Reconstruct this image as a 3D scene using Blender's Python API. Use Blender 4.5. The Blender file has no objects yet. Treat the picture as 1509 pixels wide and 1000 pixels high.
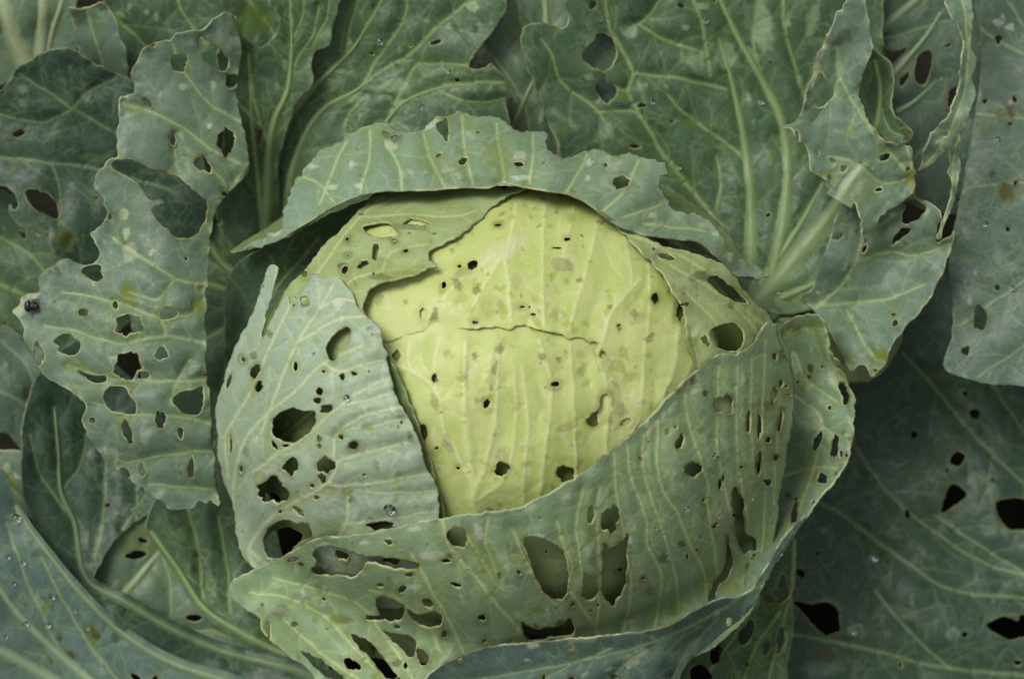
import bpy, math, random
import numpy as np
from mathutils import Vector, noise
from mathutils.kdtree import KDTree
from mathutils.geometry import delaunay_2d_cdt

random.seed(7)
scene = bpy.context.scene
COL = scene.collection

# ------------------------------------------------------------------ camera, light, exposure
S = 0.000285            # metres per tracing unit
D = 3200.0              # camera distance to the plane through the middle of the head (tracing units)
CX, CY = 754.5, 500.0
TILT = math.radians(33)
ct, st = math.cos(TILT), math.sin(TILT)

def world(lx, ly, lz):
    """sketch frame (x right, y up, z towards the viewer) -> metres, z up"""
    return (lx * S, (ly * ct - lz * st) * S, (ly * st + lz * ct) * S)

def pt(px, py, z):
    k = (D - z) / D
    return world((px - CX) * k, (CY - py) * k, z)

cam_d = bpy.data.cameras.new('camera')
cam_d.sensor_width = 36.0
cam_d.lens = 36.0 * D / 1509.0
cam_d.clip_end = 50
cam_d.clip_start = 0.02
cam_d.dof.use_dof = True
cam_d.dof.focus_distance = (D - 200) * S
cam_d.dof.aperture_fstop = 7
cam = bpy.data.objects.new('camera', cam_d)
COL.objects.link(cam)
cam.location = world(0, 0, D)
cam.rotation_euler = (TILT, 0, 0)
scene.camera = cam

SUN_DIR = Vector((-0.42, -0.02, 0.90)).normalized()
SUN_E = math.asin(SUN_DIR.z)
w = bpy.data.worlds.new('World')
scene.world = w
w.use_nodes = True
nt = w.node_tree
nt.nodes.clear()
sky = nt.nodes.new('ShaderNodeTexSky')
sky.sky_type = 'NISHITA'
sky.sun_disc = False
sky.sun_elevation = SUN_E
sky.sun_rotation = math.atan2(SUN_DIR.x, SUN_DIR.y)
sky.air_density = 1.0
sky.dust_density = 4.0
hs = nt.nodes.new('ShaderNodeHueSaturation')      # overcast: the blue is veiled by cloud
hs.inputs['Saturation'].default_value = 0.03
bg = nt.nodes.new('ShaderNodeBackground')
bg.inputs['Strength'].default_value = 0.085
wo = nt.nodes.new('ShaderNodeOutputWorld')
nt.links.new(sky.outputs[0], hs.inputs['Color'])
nt.links.new(hs.outputs[0], bg.inputs['Color'])
nt.links.new(bg.outputs[0], wo.inputs['Surface'])

sun_d = bpy.data.lights.new('sun', 'SUN')
sun_d.energy = 1.5
sun_d.angle = math.radians(28)
sun_d.color = (1.0, 0.97, 0.92)
sun = bpy.data.objects.new('sun', sun_d)
COL.objects.link(sun)
sun.rotation_euler = (-SUN_DIR).to_track_quat('-Z', 'Y').to_euler()

vs = scene.view_settings
vs.view_transform = 'Standard'
vs.look = 'None'
vs.exposure = 0.5
vs.gamma = 1.0
vs.use_curve_mapping = False
scene.cycles.max_bounces = 6
scene.cycles.diffuse_bounces = 2
scene.cycles.transmission_bounces = 4

# ------------------------------------------------------------------ materials
def srgb(r, g, b):
    f = lambda c: (c / 255.0 / 12.92) if c / 255.0 <= 0.04045 else ((c / 255.0 + 0.055) / 1.055) ** 2.4
    return (f(r), f(g), f(b), 1.0)

class NT:
    def __init__(self, mat):
        mat.use_nodes = True
        self.t = mat.node_tree
        self.t.nodes.clear()
    def n(self, typ, **kw):
        nd = self.t.nodes.new('ShaderNode' + typ)
        for k, v in kw.items():
            setattr(nd, k, v)
        return nd
    def l(self, a, b):
        self.t.links.new(a, b)
    def val(self, sock, v):
        if hasattr(v, 'is_output'):
            self.l(v, sock)
        else:
            sock.default_value = v
    def math(self, op, a, b=0.0, clamp=False):
        nd = self.n('Math', operation=op, use_clamp=clamp)
        self.val(nd.inputs[0], a)
        self.val(nd.inputs[1], b)
        return nd.outputs[0]
    def mix(self, fac, a, b, blend='MIX'):
        nd = self.n('Mix', data_type='RGBA', blend_type=blend)
        self.val(nd.inputs['Factor'], fac)
        self.val(nd.inputs[6], a)
        self.val(nd.inputs[7], b)
        return nd.outputs[2]
    def ramp(self, v, a, b, lo=0.0, hi=1.0):
        nd = self.n('MapRange', interpolation_type='SMOOTHSTEP')
        self.val(nd.inputs[0], v)
        nd.inputs[1].default_value = a
        nd.inputs[2].default_value = b
        nd.inputs[3].default_value = lo
        nd.inputs[4].default_value = hi
        return nd.outputs[0]
    def noise(self, vec, scale, detail=3.0, rough=0.55, dist=0.0):
        nd = self.n('TexNoise')
        self.l(vec, nd.inputs['Vector'])
        nd.inputs['Scale'].default_value = scale
        nd.inputs['Detail'].default_value = detail
        nd.inputs['Roughness'].default_value = rough
        nd.inputs['Distortion'].default_value = dist
        return nd.outputs[0]
    def vor(self, vec, scale, feature='F1'):
        nd = self.n('TexVoronoi', feature=feature)
        self.l(vec, nd.inputs['Vector'])
        nd.inputs['Scale'].default_value = scale
        return nd

def leaf_material(name, base, alt, vein, edge=(190, 195, 150), rough=0.42, net=0.28, trans=0.22,
                  speck=0.5, bump=0.22, green=(96, 116, 52), wax=(120, 136, 124), halo=0.45,
                  palecol=(178, 186, 152), limecol=(112, 126, 44), scabcol=(70, 70, 40), spec=0.28):
    m = bpy.data.materials.new(name)
    g = NT(m)
    tc = g.n('TexCoord').outputs['Object']
    att = lambda a: g.n('Attribute', attribute_name=a).outputs['Fac']
    n1 = g.noise(tc, 16, 3, 0.6)
    n2 = g.noise(tc, 70, 4, 0.6, 0.4)
    n3 = g.noise(tc, 420, 2, 0.6)
    # distorted coordinates for the net of fine veins
    dn = g.n('TexNoise')
    g.l(tc, dn.inputs['Vector'])
    dn.inputs['Scale'].default_value = 90
    dn.inputs['Detail'].default_value = 1
    sub = g.n('VectorMath', operation='SUBTRACT')
    g.l(dn.outputs[1], sub.inputs[0])
    sub.inputs[1].default_value = (0.5, 0.5, 0.5)
    scl = g.n('VectorMath', operation='SCALE')
    g.l(sub.outputs[0], scl.inputs[0])
    scl.inputs['Scale'].default_value = 0.012
    add = g.n('VectorMath', operation='ADD')
    g.l(tc, add.inputs[0])
    g.l(scl.outputs[0], add.inputs[1])
    dc = add.outputs[0]
    va = g.vor(dc, 140, 'DISTANCE_TO_EDGE').outputs['Distance']
    lines = g.math('MULTIPLY', g.ramp(va, 0.0, 0.11, 1.0, 0.0), g.ramp(n2, 0.35, 0.65, 0.0, 1.0))
    vb = g.vor(dc, 400, 'DISTANCE_TO_EDGE').outputs['Distance']
    lines = g.math('ADD', lines, g.math('MULTIPLY', g.ramp(vb, 0.0, 0.16, 0.45, 0.0), g.ramp(n1, 0.35, 0.6, 0.2, 1.0)))
    mixf = g.ramp(g.math('ADD', g.math('MULTIPLY', n1, 0.55), g.math('MULTIPLY', n2, 0.45)), 0.36, 0.64)
    col = g.mix(mixf, srgb(*base), srgb(*alt))
    # rubbed bloom: patches of plain green leaf under the waxy grey
    nr = g.noise(tc, 48, 5, 0.7, 0.8)
    col = g.mix(g.ramp(nr, 0.50, 0.72, 0.0, 0.6), col, srgb(*green))
    # fresh wax: cloudy paler patches
    col = g.mix(g.ramp(nr, 0.28, 0.46, 0.30, 0.0), col, srgb(*wax))
    col = g.mix(g.ramp(n3, 0.5, 0.75, 0.0, 0.09), col, srgb(*vein))
    col = g.mix(g.math('MULTIPLY', lines, net), col, srgb(*vein))
    col = g.mix(g.math('MULTIPLY', att('halo'), halo), col, srgb(*green))
    col = g.mix(g.math('MULTIPLY', att('vein'), 0.78, True), col, srgb(*vein))
    # chewed flecks: pale scars and dark pin-prick damage
    vf = g.vor(dc, 95)
    sel = g.n('SeparateColor')
    g.l(vf.outputs['Color'], sel.inputs[0])
    fle = g.math('MULTIPLY', g.ramp(vf.outputs['Distance'], 0.04, 0.15, 1.0, 0.0),
                 g.math('GREATER_THAN', sel.outputs[0], 0.82))
    col = g.mix(g.math('MULTIPLY', fle, 0.5 * speck), col, srgb(*palecol))
    dark = g.math('MULTIPLY', g.ramp(vf.outputs['Distance'], 0.05, 0.13, 1.0, 0.0),
                  g.math('LESS_THAN', sel.outputs[1], 0.16))
    col = g.mix(g.math('MULTIPLY', dark, 0.8 * speck), col, srgb(58, 62, 34))
    blot = g.ramp(g.noise(tc, 130, 4, 0.65, 1.0), 0.62, 0.72, 0.0, 0.45 * speck)
    col = g.mix(blot, col, srgb(96, 102, 50))
    n5 = g.ramp(n3, 0.3, 0.6, 0.72, 1.0)
    col = g.mix(g.math('MULTIPLY', att('pale'), g.math('MULTIPLY', n5, 0.85)), col, srgb(*palecol))
    col = g.mix(g.math('MULTIPLY', att('lime'), g.ramp(nr, 0.3, 0.6, 0.4, 0.85)), col, srgb(*limecol))
    col = g.mix(g.math('MULTIPLY', att('scab'), g.math('MULTIPLY', n5, 0.9)), col, srgb(*scabcol))
    ecol = g.mix(g.ramp(n2, 0.44, 0.62), srgb(*edge), srgb(112, 104, 64))
    col = g.mix(g.math('MULTIPLY', att('edge'), g.ramp(nr, 0.34, 0.6, 0.15, 0.9)), col, ecol)
    bs = g.n('BsdfPrincipled')
    g.l(col, bs.inputs['Base Color'])
    g.l(g.ramp(n3, 0.2, 0.8, rough - 0.10, rough + 0.14), bs.inputs['Roughness'])
    bs.inputs['Specular IOR Level'].default_value = spec
    hgt = g.math('ADD', g.math('MULTIPLY', n3, 1.0), g.math('MULTIPLY', n2, 0.9))
    bp = g.n('Bump')
    bp.inputs['Strength'].default_value = bump
    bp.inputs['Distance'].default_value = 0.0012
    g.l(hgt, bp.inputs['Height'])
    g.l(bp.outputs[0], bs.inputs['Normal'])
    tr = g.n('BsdfTranslucent')
    g.l(g.mix(0.5, col, srgb(120, 140, 40)), tr.inputs['Color'])
    ms = g.n('MixShader')
    ms.inputs[0].default_value = trans
    g.l(bs.outputs[0], ms.inputs[1])
    g.l(tr.outputs[0], ms.inputs[2])
    out = g.n('OutputMaterial')
    g.l(ms.outputs[0], out.inputs['Surface'])
    return m

M = {
    'head':  leaf_material('head_leaf_lime', (186, 195, 126), (172, 186, 106), (202, 209, 150), edge=(196, 198, 134), wax=(208, 207, 158),
                           net=0.10, speck=0.8, bump=0.14, green=(162, 176, 92), trans=0.10, halo=0.0, palecol=(208, 202, 170), limecol=(146, 156, 60), rough=0.44, scabcol=(112, 106, 56)),
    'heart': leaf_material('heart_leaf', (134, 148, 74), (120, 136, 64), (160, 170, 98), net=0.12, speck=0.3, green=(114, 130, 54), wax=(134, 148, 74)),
    'inner': leaf_material('inner_wrapper_leaf', (158, 177, 120), (145, 166, 113), (195, 204, 148), net=0.2, wax=(172, 186, 146),
                           green=(130, 148, 76), speck=0.9, palecol=(186, 192, 142), limecol=(128, 138, 56)),
    'pale':  leaf_material('pale_wrapper_leaf', (160, 180, 156), (146, 168, 144), (202, 211, 176), net=0.24, wax=(180, 196, 182),
                           green=(144, 164, 108), speck=0.9, palecol=(200, 208, 186), limecol=(140, 150, 70)),
    'front': leaf_material('front_wrapper_leaf', (128, 152, 122), (118, 143, 120), (180, 195, 146), net=0.26, wax=(134, 154, 140),
                           green=(110, 134, 76), speck=0.9, palecol=(186, 196, 170), limecol=(118, 134, 56)),
    'torn':  leaf_material('torn_wrapper_leaf', (146, 171, 130), (134, 160, 128), (198, 213, 160), net=0.22, wax=(154, 176, 152),
                           green=(138, 162, 88), speck=0.9, palecol=(200, 206, 178), limecol=(130, 144, 62)),
    'blue':  leaf_material('waxy_blue_leaf', (90, 113, 104), (82, 105, 100), (138, 160, 122), net=0.26, green=(80, 106, 74), wax=(104, 126, 124)),
    'grey':  leaf_material('grey_green_leaf', (102, 125, 104), (93, 115, 100), (154, 171, 124), net=0.26, green=(92, 118, 72), wax=(116, 136, 124)),
    'dark':  leaf_material('dark_green_leaf', (72, 99, 70), (64, 91, 70), (146, 167, 110), net=0.28, green=(62, 92, 46), wax=(84, 107, 96),
                           palecol=(140, 160, 122), limecol=(86, 110, 40), edge=(164, 176, 130)),
    'deep':  leaf_material('shade_darkened_blue_green_leaf', (55, 78, 64), (50, 72, 59), (120, 142, 100), net=0.3, green=(40, 66, 36), wax=(50, 73, 65),  # blue-green leaf, darkened further in place of shade from neighbouring plants
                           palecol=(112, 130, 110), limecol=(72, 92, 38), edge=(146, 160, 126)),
    'lime':  leaf_material('yellow_green_leaf', (116, 138, 86), (100, 124, 78), (164, 178, 124), net=0.24, green=(104, 126, 56), wax=(124, 144, 108)),
    'far':   leaf_material('far_grey_leaf', (84, 105, 90), (76, 97, 84), (136, 154, 116), net=0.3, green=(70, 98, 66), wax=(92, 113, 104),
                           palecol=(158, 172, 150), limecol=(88, 100, 46), edge=(146, 158, 130)),
}

def plain_material(name, base, alt, rough=0.55, scale=90, bump=0.3, spec=0.35):
    m = bpy.data.materials.new(name)
    g = NT(m)
    tc = g.n('TexCoord').outputs['Object']
    n = g.noise(tc, scale, 4, 0.6)
    n2 = g.noise(tc, scale * 7, 3, 0.6)
    col = g.mix(g.ramp(n, 0.35, 0.65), srgb(*base), srgb(*alt))
    bs = g.n('BsdfPrincipled')
    g.l(col, bs.inputs['Base Color'])
    bs.inputs['Roughness'].default_value = rough
    bs.inputs['Specular IOR Level'].default_value = spec
    bp = g.n('Bump')
    bp.inputs['Strength'].default_value = bump
    bp.inputs['Distance'].default_value = 0.001
    g.l(g.math('ADD', n, n2), bp.inputs['Height'])
    g.l(bp.outputs[0], bs.inputs['Normal'])
    o = g.n('OutputMaterial')
    g.l(bs.outputs[0], o.inputs['Surface'])
    return m

RIB = {
    'pale': plain_material('midrib_pale', (164, 178, 140), (146, 162, 120), scale=60),
    'mid':  plain_material('midrib_green', (140, 160, 116), (120, 142, 100), scale=60),
    'dim':  plain_material('midrib_dim', (112, 134, 104), (98, 120, 96), scale=60),
    'cream': plain_material('midrib_cream', (178, 184, 146), (156, 166, 124), scale=60),
}
SOIL = plain_material('dark_soil', (30, 30, 22), (19, 19, 14), rough=0.95, scale=60, bump=1.0, spec=0.1)
STEM = plain_material('stem_skin', (130, 140, 100), (100, 112, 78), scale=50)
BLACK = plain_material('black_shell', (10, 12, 12), (20, 20, 22), rough=0.3, scale=300, bump=0.2, spec=0.5)
WATER = bpy.data.materials.new('water')
_g = NT(WATER)
_b = _g.n('BsdfPrincipled')
_b.inputs['Base Color'].default_value = (1, 1, 1, 1)
_b.inputs['Roughness'].default_value = 0.02
_b.inputs['IOR'].default_value = 1.33
_b.inputs['Transmission Weight'].default_value = 1.0
_o = _g.n('OutputMaterial')
_g.l(_b.outputs[0], _o.inputs['Surface'])

# ------------------------------------------------------------------ geometry helpers
def P(s):
    return [tuple(float(v) for v in q.split(',')) for q in s.split()]

def spline(pts, step, closed=False):
    """centripetal-ish Catmull-Rom resampled at about `step`"""
    p = np.array(pts, float)
    n = len(p)
    out = []
    rng = n if closed else n - 1
    for i in range(rng):
        p1, p2 = p[i], p[(i + 1) % n]
        p0 = p[i - 1] if (closed or i > 0) else 2 * p1 - p2
        p3 = p[(i + 2) % n] if (closed or i + 2 < n) else 2 * p2 - p1
        d = np.hypot(*(p2 - p1))
        # damp tangents of very unequal neighbours, so corners do not overshoot
        m1 = (p2 - p0) * 0.5
        m2 = (p3 - p1) * 0.5
        for m_ in (m1, m2):
            k = np.hypot(*m_)
            if k > d:
                m_ *= d / k
        k = max(1, int(round(d / step)))
        for j in range(k):
            t = j / k
            out.append((2*t**3 - 3*t*t + 1) * p1 + (t**3 - 2*t*t + t) * m1 + (-2*t**3 + 3*t*t) * p2 + (t**3 - t*t) * m2)
    if not closed:
        out.append(p[-1])
    return np.array(out)

def inside(pts, loop):
    x, y = pts[:, 0], pts[:, 1]
    r = np.zeros(len(pts), bool)
    x0, y0 = loop[:, 0], loop[:, 1]
    x1, y1 = np.roll(x0, -1), np.roll(y0, -1)
    for a, b, c, d in zip(x0, y0, x1, y1):
        if b == d:
            continue
        m = ((b > y) != (d > y))
        r ^= m & (x < (c - a) * (y - b) / (d - b) + a)
    return r

def tps(ctrl):
    c = np.array(ctrl, float)
    xy, z = c[:, :2] / 100.0, c[:, 2]
    n = len(c)
    def U(r2):
        return np.where(r2 < 1e-12, 0, r2 * np.log(r2 + 1e-12)) * 0.5
    d2 = ((xy[:, None] - xy[None]) ** 2).sum(-1)
    A = np.zeros((n + 3, n + 3))
    A[:n, :n] = U(d2) + np.eye(n) * 0.01
    A[:n, n] = A[n, :n] = 1
    A[:n, n+1:] = xy
    A[n+1:, :n] = xy.T
    sol = np.linalg.lstsq(A, np.concatenate([z, [0, 0, 0]]), rcond=None)[0]
    def f(p):
        q = np.asarray(p, float) / 100.0
        d = ((q[:, None] - xy[None]) ** 2).sum(-1)
        return U(d) @ sol[:n] + sol[n] + q @ sol[n+1:]
    return f

HC, HR = (743.0, 585.0), (438.0, 352.0, 352.0)
def head_z(p, eps=0.004, sc=1.0):
    q = 1 - ((p[:, 0] - HC[0]) / (HR[0] * sc)) ** 2 - ((p[:, 1] - HC[1]) / (HR[1] * sc)) ** 2
    m = 0.5 * (q + np.sqrt(q * q + eps))
    return HR[2] * sc * np.sqrt(m)

def nz(x, y, s, seed):
    return noise.noise(Vector((x / s + seed * 13.7, y / s - seed * 7.3, seed * 3.1)))

def blob(cx, cy, rx, ry, rot=0.0, seed=0, rough=0.21):
    n = max(9, int((rx + ry) * 3.3 / 3.5))
    a = np.linspace(0, 2 * math.pi, n, endpoint=False)
    r = np.array([1 + rough * (2.2 * noise.noise(Vector((math.cos(t) * 1.3 + seed * 5.1, math.sin(t) * 1.3, seed * 1.7 + cx * .01)))
                               + 1.3 * noise.noise(Vector((math.cos(t) * 3.4 + seed * 2.1, math.sin(t) * 3.4, cy * .03)))) for t in a])
    c, s = math.cos(math.radians(rot)), math.sin(math.radians(rot))
    x, y = rx * r * np.cos(a), ry * r * np.sin(a)
    return np.stack([cx + x * c - y * s, cy + x * s + y * c], 1)

class Keeper:
    def __init__(self, cell):
        self.c = cell
        self.d = {}
    def ok(self, x, y, r):
        i, j = int(x // self.c), int(y // self.c)
        k = int(r // self.c) + 1
        for a in range(i - k, i + k + 1):
            for b in range(j - k, j + k + 1):
                for (u, v) in self.d.get((a, b), ()):
                    if (u - x) ** 2 + (v - y) ** 2 < r * r:
                        return False
        return True
    def put(self, x, y):
        self.d.setdefault((int(x // self.c), int(y // self.c)), []).append((x, y))

PLANT = {}
LEAVES = {}
NTRI = 0
SEED = [0]

def add_empty(name, base, label, cat, group=None):
    o = bpy.data.objects.new(name, None)
    COL.objects.link(o)
    o.location = base
    o.empty_display_size = 0.05
    o['label'] = label
    o['category'] = cat
    if group:
        o['group'] = group
    return o

def mesh_object(name, verts, faces, mat, parent=None, smooth=True):
    me = bpy.data.meshes.new(name)
    if parent is not None:
        L = np.array(parent.location if parent.parent is None else parent.parent.location)
        verts = np.asarray(verts) - L
    me.from_pydata([tuple(v) for v in verts], [], faces)
    me.materials.append(mat)
    if smooth:
        me.polygons.foreach_set('use_smooth', [True] * len(me.polygons))
    o = bpy.data.objects.new(name, me)
    COL.objects.link(o)
    if parent is not None:
        o.parent = parent
    return o

def tube(path, radii, sides=10, flat=1.0, normal=None, groove=0.0):
    """swept closed tube; path in metres"""
    path = [Vector(p) for p in path]
    V, F = [], []
    n = len(path)
    for i, p in enumerate(path):
        t = (path[min(i + 1, n - 1)] - path[max(i - 1, 0)]).normalized()
        nn = normal if normal is not None else Vector((0, 0, 1))
        s = t.cross(nn).normalized()
        u = s.cross(t).normalized()
        for k in range(sides):
            a = 2 * math.pi * k / sides
            gr = radii[i] * (1 + groove * math.cos(6 * a + 0.15 * i))
            V.append(tuple(p + s * (math.cos(a) * gr) + u * (math.sin(a) * gr * flat)))
    for i in range(n - 1):
        for k in range(sides):
            a, b = i * sides + k, i * sides + (k + 1) % sides
            F.append((a, b, b + sides, a + sides))
    F.append(tuple(range(sides))[::-1])
    F.append(tuple(range((n - 1) * sides, n * sides)))
    return V, F

VIEW_N = Vector(world(0, 0, 1)).normalized()

def grow(p):
    """leaves that leave the traced area go on to a full-sized blade"""
    x, y = p
    x = -20 + (x + 20) * 2.6 if x < -20 else 1530 + (x - 1530) * 1.5 if x > 1530 else x
    y = -20 + (y + 20) * 2.6 if y < -20 else 1020 + (y - 1020) * 2.0 if y > 1020 else y
    return (x, y)

def leaf(key, plant, name, mat, outline, ctrl, veins=(), holes=(), pale=(), scab=(), lime=(), ribs=(),
         head=None, label=None, g=6.5, jag=1.6, ruffle=4.0, pucker=4.0, quilt=5.0, vrel=1.6, branch=1.0,
         thick=1.9, curl=0.0, qs=18.0, chew=0.6, pin=1.0, calm=None):
    """One leaf: a thin solid sheet with real chewed holes, raised veins, puckers and a ragged margin."""
    global NTRI
    SEED[0] += 1
    sd = SEED[0]
    rnd = random.Random(sd * 31 + 5)
    loop = spline([grow(p) for p in P(outline)], 3.6, True)
    out_d = np.maximum.reduce([-15 - loop[:, 0], loop[:, 0] - 1525, -15 - loop[:, 1], loop[:, 1] - 1015, np.zeros(len(loop))])
    nrm = np.roll(loop, -1, 0) - np.roll(loop, 1, 0)
    nrm = np.stack([nrm[:, 1], -nrm[:, 0]], 1) / (np.hypot(nrm[:, 0], nrm[:, 1])[:, None] + 1e-9)
    off = np.array([nz(x, y, 5.5, sd) * jag * 1.1 + nz(x, y, 12, sd + .2) * jag * 1.1 + nz(x, y, 26, sd + .5) * jag * 1.5 for x, y in loop])
    if calm:
        off = np.where(inside(loop, np.array(P(calm))), off * 0.12, off)
    off = off + np.array([nz(x, y, 90, sd + 30) * 60 for x, y in loop]) * np.clip(out_d / 90, 0, 1)   # no straight margins anywhere
    loop = loop + nrm * off[:, None]
    hl = []
    for i, h in enumerate(holes):
        if isinstance(h, str):
            q = spline(P(h), 4.0, True)
            q = q + np.array([[nz(x, y, 7, sd + i) * 2.6, nz(x + 50, y, 7, sd + i) * 2.6] for x, y in q])
        else:
            q = blob(*h[:4], h[4] if len(h) > 4 else 0, seed=sd + i * .37)
        hl.append(q)
    pale, scab, lime = list(pale), list(scab), list(lime)
    x0, y0 = loop.min(0)
    x1, y1 = loop.max(0)
    area = abs(np.sum(loop[:, 0] * np.roll(loop[:, 1], -1) - np.roll(loop[:, 0], -1) * loop[:, 1])) / 2
    def rand_pts(n_):
        q = np.array([(rnd.uniform(x0, x1), rnd.uniform(y0, y1)) for _ in range(int(n_ * (x1 - x0) * (y1 - y0) / area))] or [(x0 - 9, y0 - 9)])
        q = q[inside(q, loop)]
        return [p for p in q if noise.noise(Vector((p[0] / 55 + sd, p[1] / 55, sd * .7))) > -0.12]
    if chew > 0:
        for x, y in rand_pts(area / 4200 * chew * pin):          # pin holes and small bites
            k_ = rnd.random()
            rr = 1.8 + 3.6 * k_ * k_
            hl.append(blob(x, y, rr * rnd.uniform(.7, 1.1), rr * rnd.uniform(.9, 1.9), rnd.uniform(0, 180), seed=x, rough=.3))
        for x, y in rand_pts(area / 3800 * chew):          # dry pale scars
            rr = rnd.uniform(1.4, 3.6)
            pale.append((x, y, rr, rr * rnd.uniform(1, 2.6), rnd.uniform(-40, 40), rnd.uniform(.3, .8)))
        for x, y in rand_pts(area / 5200 * chew):          # grazed windows, skin left on one side
            rr = rnd.uniform(3, 7)
            lime.append((x, y, rr, rr * rnd.uniform(1, 1.9), rnd.uniform(0, 180), rnd.uniform(.4, .85)))
        for x, y in rand_pts(area / 5200 * chew):
            rr = 1.5 + 5 * rnd.random() ** 2.5
            scab.append((x, y, rr, rr * rnd.uniform(1, 1.8), rnd.uniform(0, 180), rnd.uniform(.4, .9)))
    # --- veins
    vl = []
    for v in veins:
        s, w0, w1 = v
        q = spline(P(s), 4.5)
        q = q + np.array([[nz(x, y, 26, sd + 3) * 2.0, nz(x, y, 26, sd + 8) * 2.0] for x, y in q]) * (1 if w0 < 9 else 0.4)
        vl.append((q, np.linspace(w0, w1, len(q)), 1.0))
    for s, w0, w1, _ in ribs:
        q = spline(P(s), 5)
        vl.append((q, np.linspace(w0, w1, len(q)) * 0.8, 0.8))
    if branch > 0 and vl:
        occ = Keeper(12)
        for q, _, _ in vl:
            for x, y in q:
                occ.put(x, y)
        todo = [(q, w, 0) for q, w, _ in vl]
        while todo:
            q, wv, lev = todo.pop(0)
            acc = rnd.uniform(8, 26)
            side = rnd.choice((-1, 1))
            for i in range(2, len(q) - 2):
                acc -= np.hypot(*(q[i] - q[i - 1]))
                if acc > 0:
                    continue
                acc = rnd.uniform(20, 40) / branch
                side = -side
                t = q[i + 1] - q[i - 1]
                a = math.atan2(t[1], t[0]) + side * rnd.uniform(0.65, 1.15)
                x, y = q[i]
                pth = [(x, y)]
                Lmax = rnd.uniform(28, 85) if lev == 0 else rnd.uniform(14, 36)
                dist = 0
                bend = -side * rnd.uniform(0.0, 0.05)
                while dist < Lmax:
                    a += bend + rnd.uniform(-0.12, 0.12)
                    x += 5 * math.cos(a)
                    y += 5 * math.sin(a)
                    dist += 5
                    pth.append((x, y))
                    if dist > 14 and not occ.ok(x, y, 5.5):
                        break
                if len(pth) > 3:
                    pth = np.array(pth)
                    for x, y in pth[2:]:
                        occ.put(x, y)
                    w0 = min(3.0, max(1.5, wv[i] * 0.5)) * (0.85 if lev else 1)
                    ww = np.linspace(w0, 0.9, len(pth))
                    vl.append((pth, ww, 0.42 if lev == 0 else 0.24))
                    if lev < 1:
                        todo.append((pth, ww, lev + 1))
    # --- points
    kp = Keeper(6)
    pts, edges = [], []
    for lp in [loop] + hl:
        b = len(pts)
        for x, y in lp:
            pts.append((x, y))
            kp.put(x, y)
        n = len(lp)
        edges += [(b + i, b + (i + 1) % n) for i in range(n)]
    cand = []
    for k, lp in enumerate([loop] + hl):
        tn = np.roll(lp, -1, 0) - np.roll(lp, 1, 0)
        tn = np.stack([-tn[:, 1], tn[:, 0]], 1) / (np.hypot(tn[:, 0], tn[:, 1])[:, None] + 1e-9)
        for d_ in (2.4, -2.4):
            for x, y in lp + tn * d_:
                cand.append((x, y, 1.3))
    for q, wv, s in vl:
        tn = np.gradient(q, axis=0)
        tn = np.stack([-tn[:, 1], tn[:, 0]], 1) / (np.hypot(tn[:, 0], tn[:, 1])[:, None] + 1e-9)
        for i in range(len(q)):
            cand.append((*q[i], 1.3))
        hw = wv / 2 + 1.6
        for sgn in (-1, 1):
            for (x, y), o_, t_ in zip(q, hw, tn):
                cand.append((x + t_[0] * o_ * sgn, y + t_[1] * o_ * sgn, 1.3))
    for grp_ in (pale, scab, lime):
        for e in grp_:
            rr = max(e[2], e[3])
            st_ = max(1.9, rr / 5.5)
            for x in np.arange(e[0] - rr * 1.2, e[0] + rr * 1.2, st_):
                for y in np.arange(e[1] - rr * 1.2, e[1] + rr * 1.2, st_):
                    cand.append((x + rnd.uniform(-.6, .6), y + rnd.uniform(-.6, .6), 1.6))
    x0, y0 = loop.min(0)
    x1, y1 = loop.max(0)
    row = 0
    y = y0
    while y < y1:
        x = x0 + (g / 2 if row % 2 else 0)
        while x < x1:
            cand.append((x + rnd.uniform(-.8, .8), y + rnd.uniform(-.8, .8), g * 0.62))
            x += g
        y += g * 0.866
        row += 1
    ca = np.array(cand)
    keep = inside(ca[:, :2], loop)
    ca = ca[keep]
    for x, y, r in ca:
        if kp.ok(x, y, r):
            kp.put(x, y)
            pts.append((x, y))
    res = delaunay_2d_cdt([Vector(p) for p in pts], edges, [], 0, 1e-5)
    V2 = np.array([(v.x, v.y) for v in res[0]])
    T = np.array(res[2])
    cen = V2[T].mean(1)
    ok = inside(cen, loop)
    for h in hl:
        if len(h):
            ok &= ~inside(cen, h)
    T = T[ok]
    used = np.unique(T)
    remap = -np.ones(len(V2), int)
    remap[used] = np.arange(len(used))
    V2 = V2[used]
    T = remap[T]
    N = len(V2)
    # --- fields
    dense = np.concatenate([np.concatenate([lp, (lp + np.roll(lp, -1, 0)) / 2]) for lp in [loop] + hl])
    kb = KDTree(len(dense))
    for i, (x, y) in enumerate(dense):
        kb.insert((x, y, 0), i)
    kb.balance()
    ko = KDTree(len(loop))
    for i, (x, y) in enumerate(loop):
        ko.insert((x, y, 0), i)
    ko.balance()
    vein_a = np.zeros(N)
    relief = np.zeros(N)
    dv_all = np.full(N, 60.0)
    dsec = np.full(N, 30.0)
    major = [(q, w_, s_) for q, w_, s_ in vl]
    nmaj = sum(len(q) for q, w_, s_ in vl if s_ > 0.7)
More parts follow.
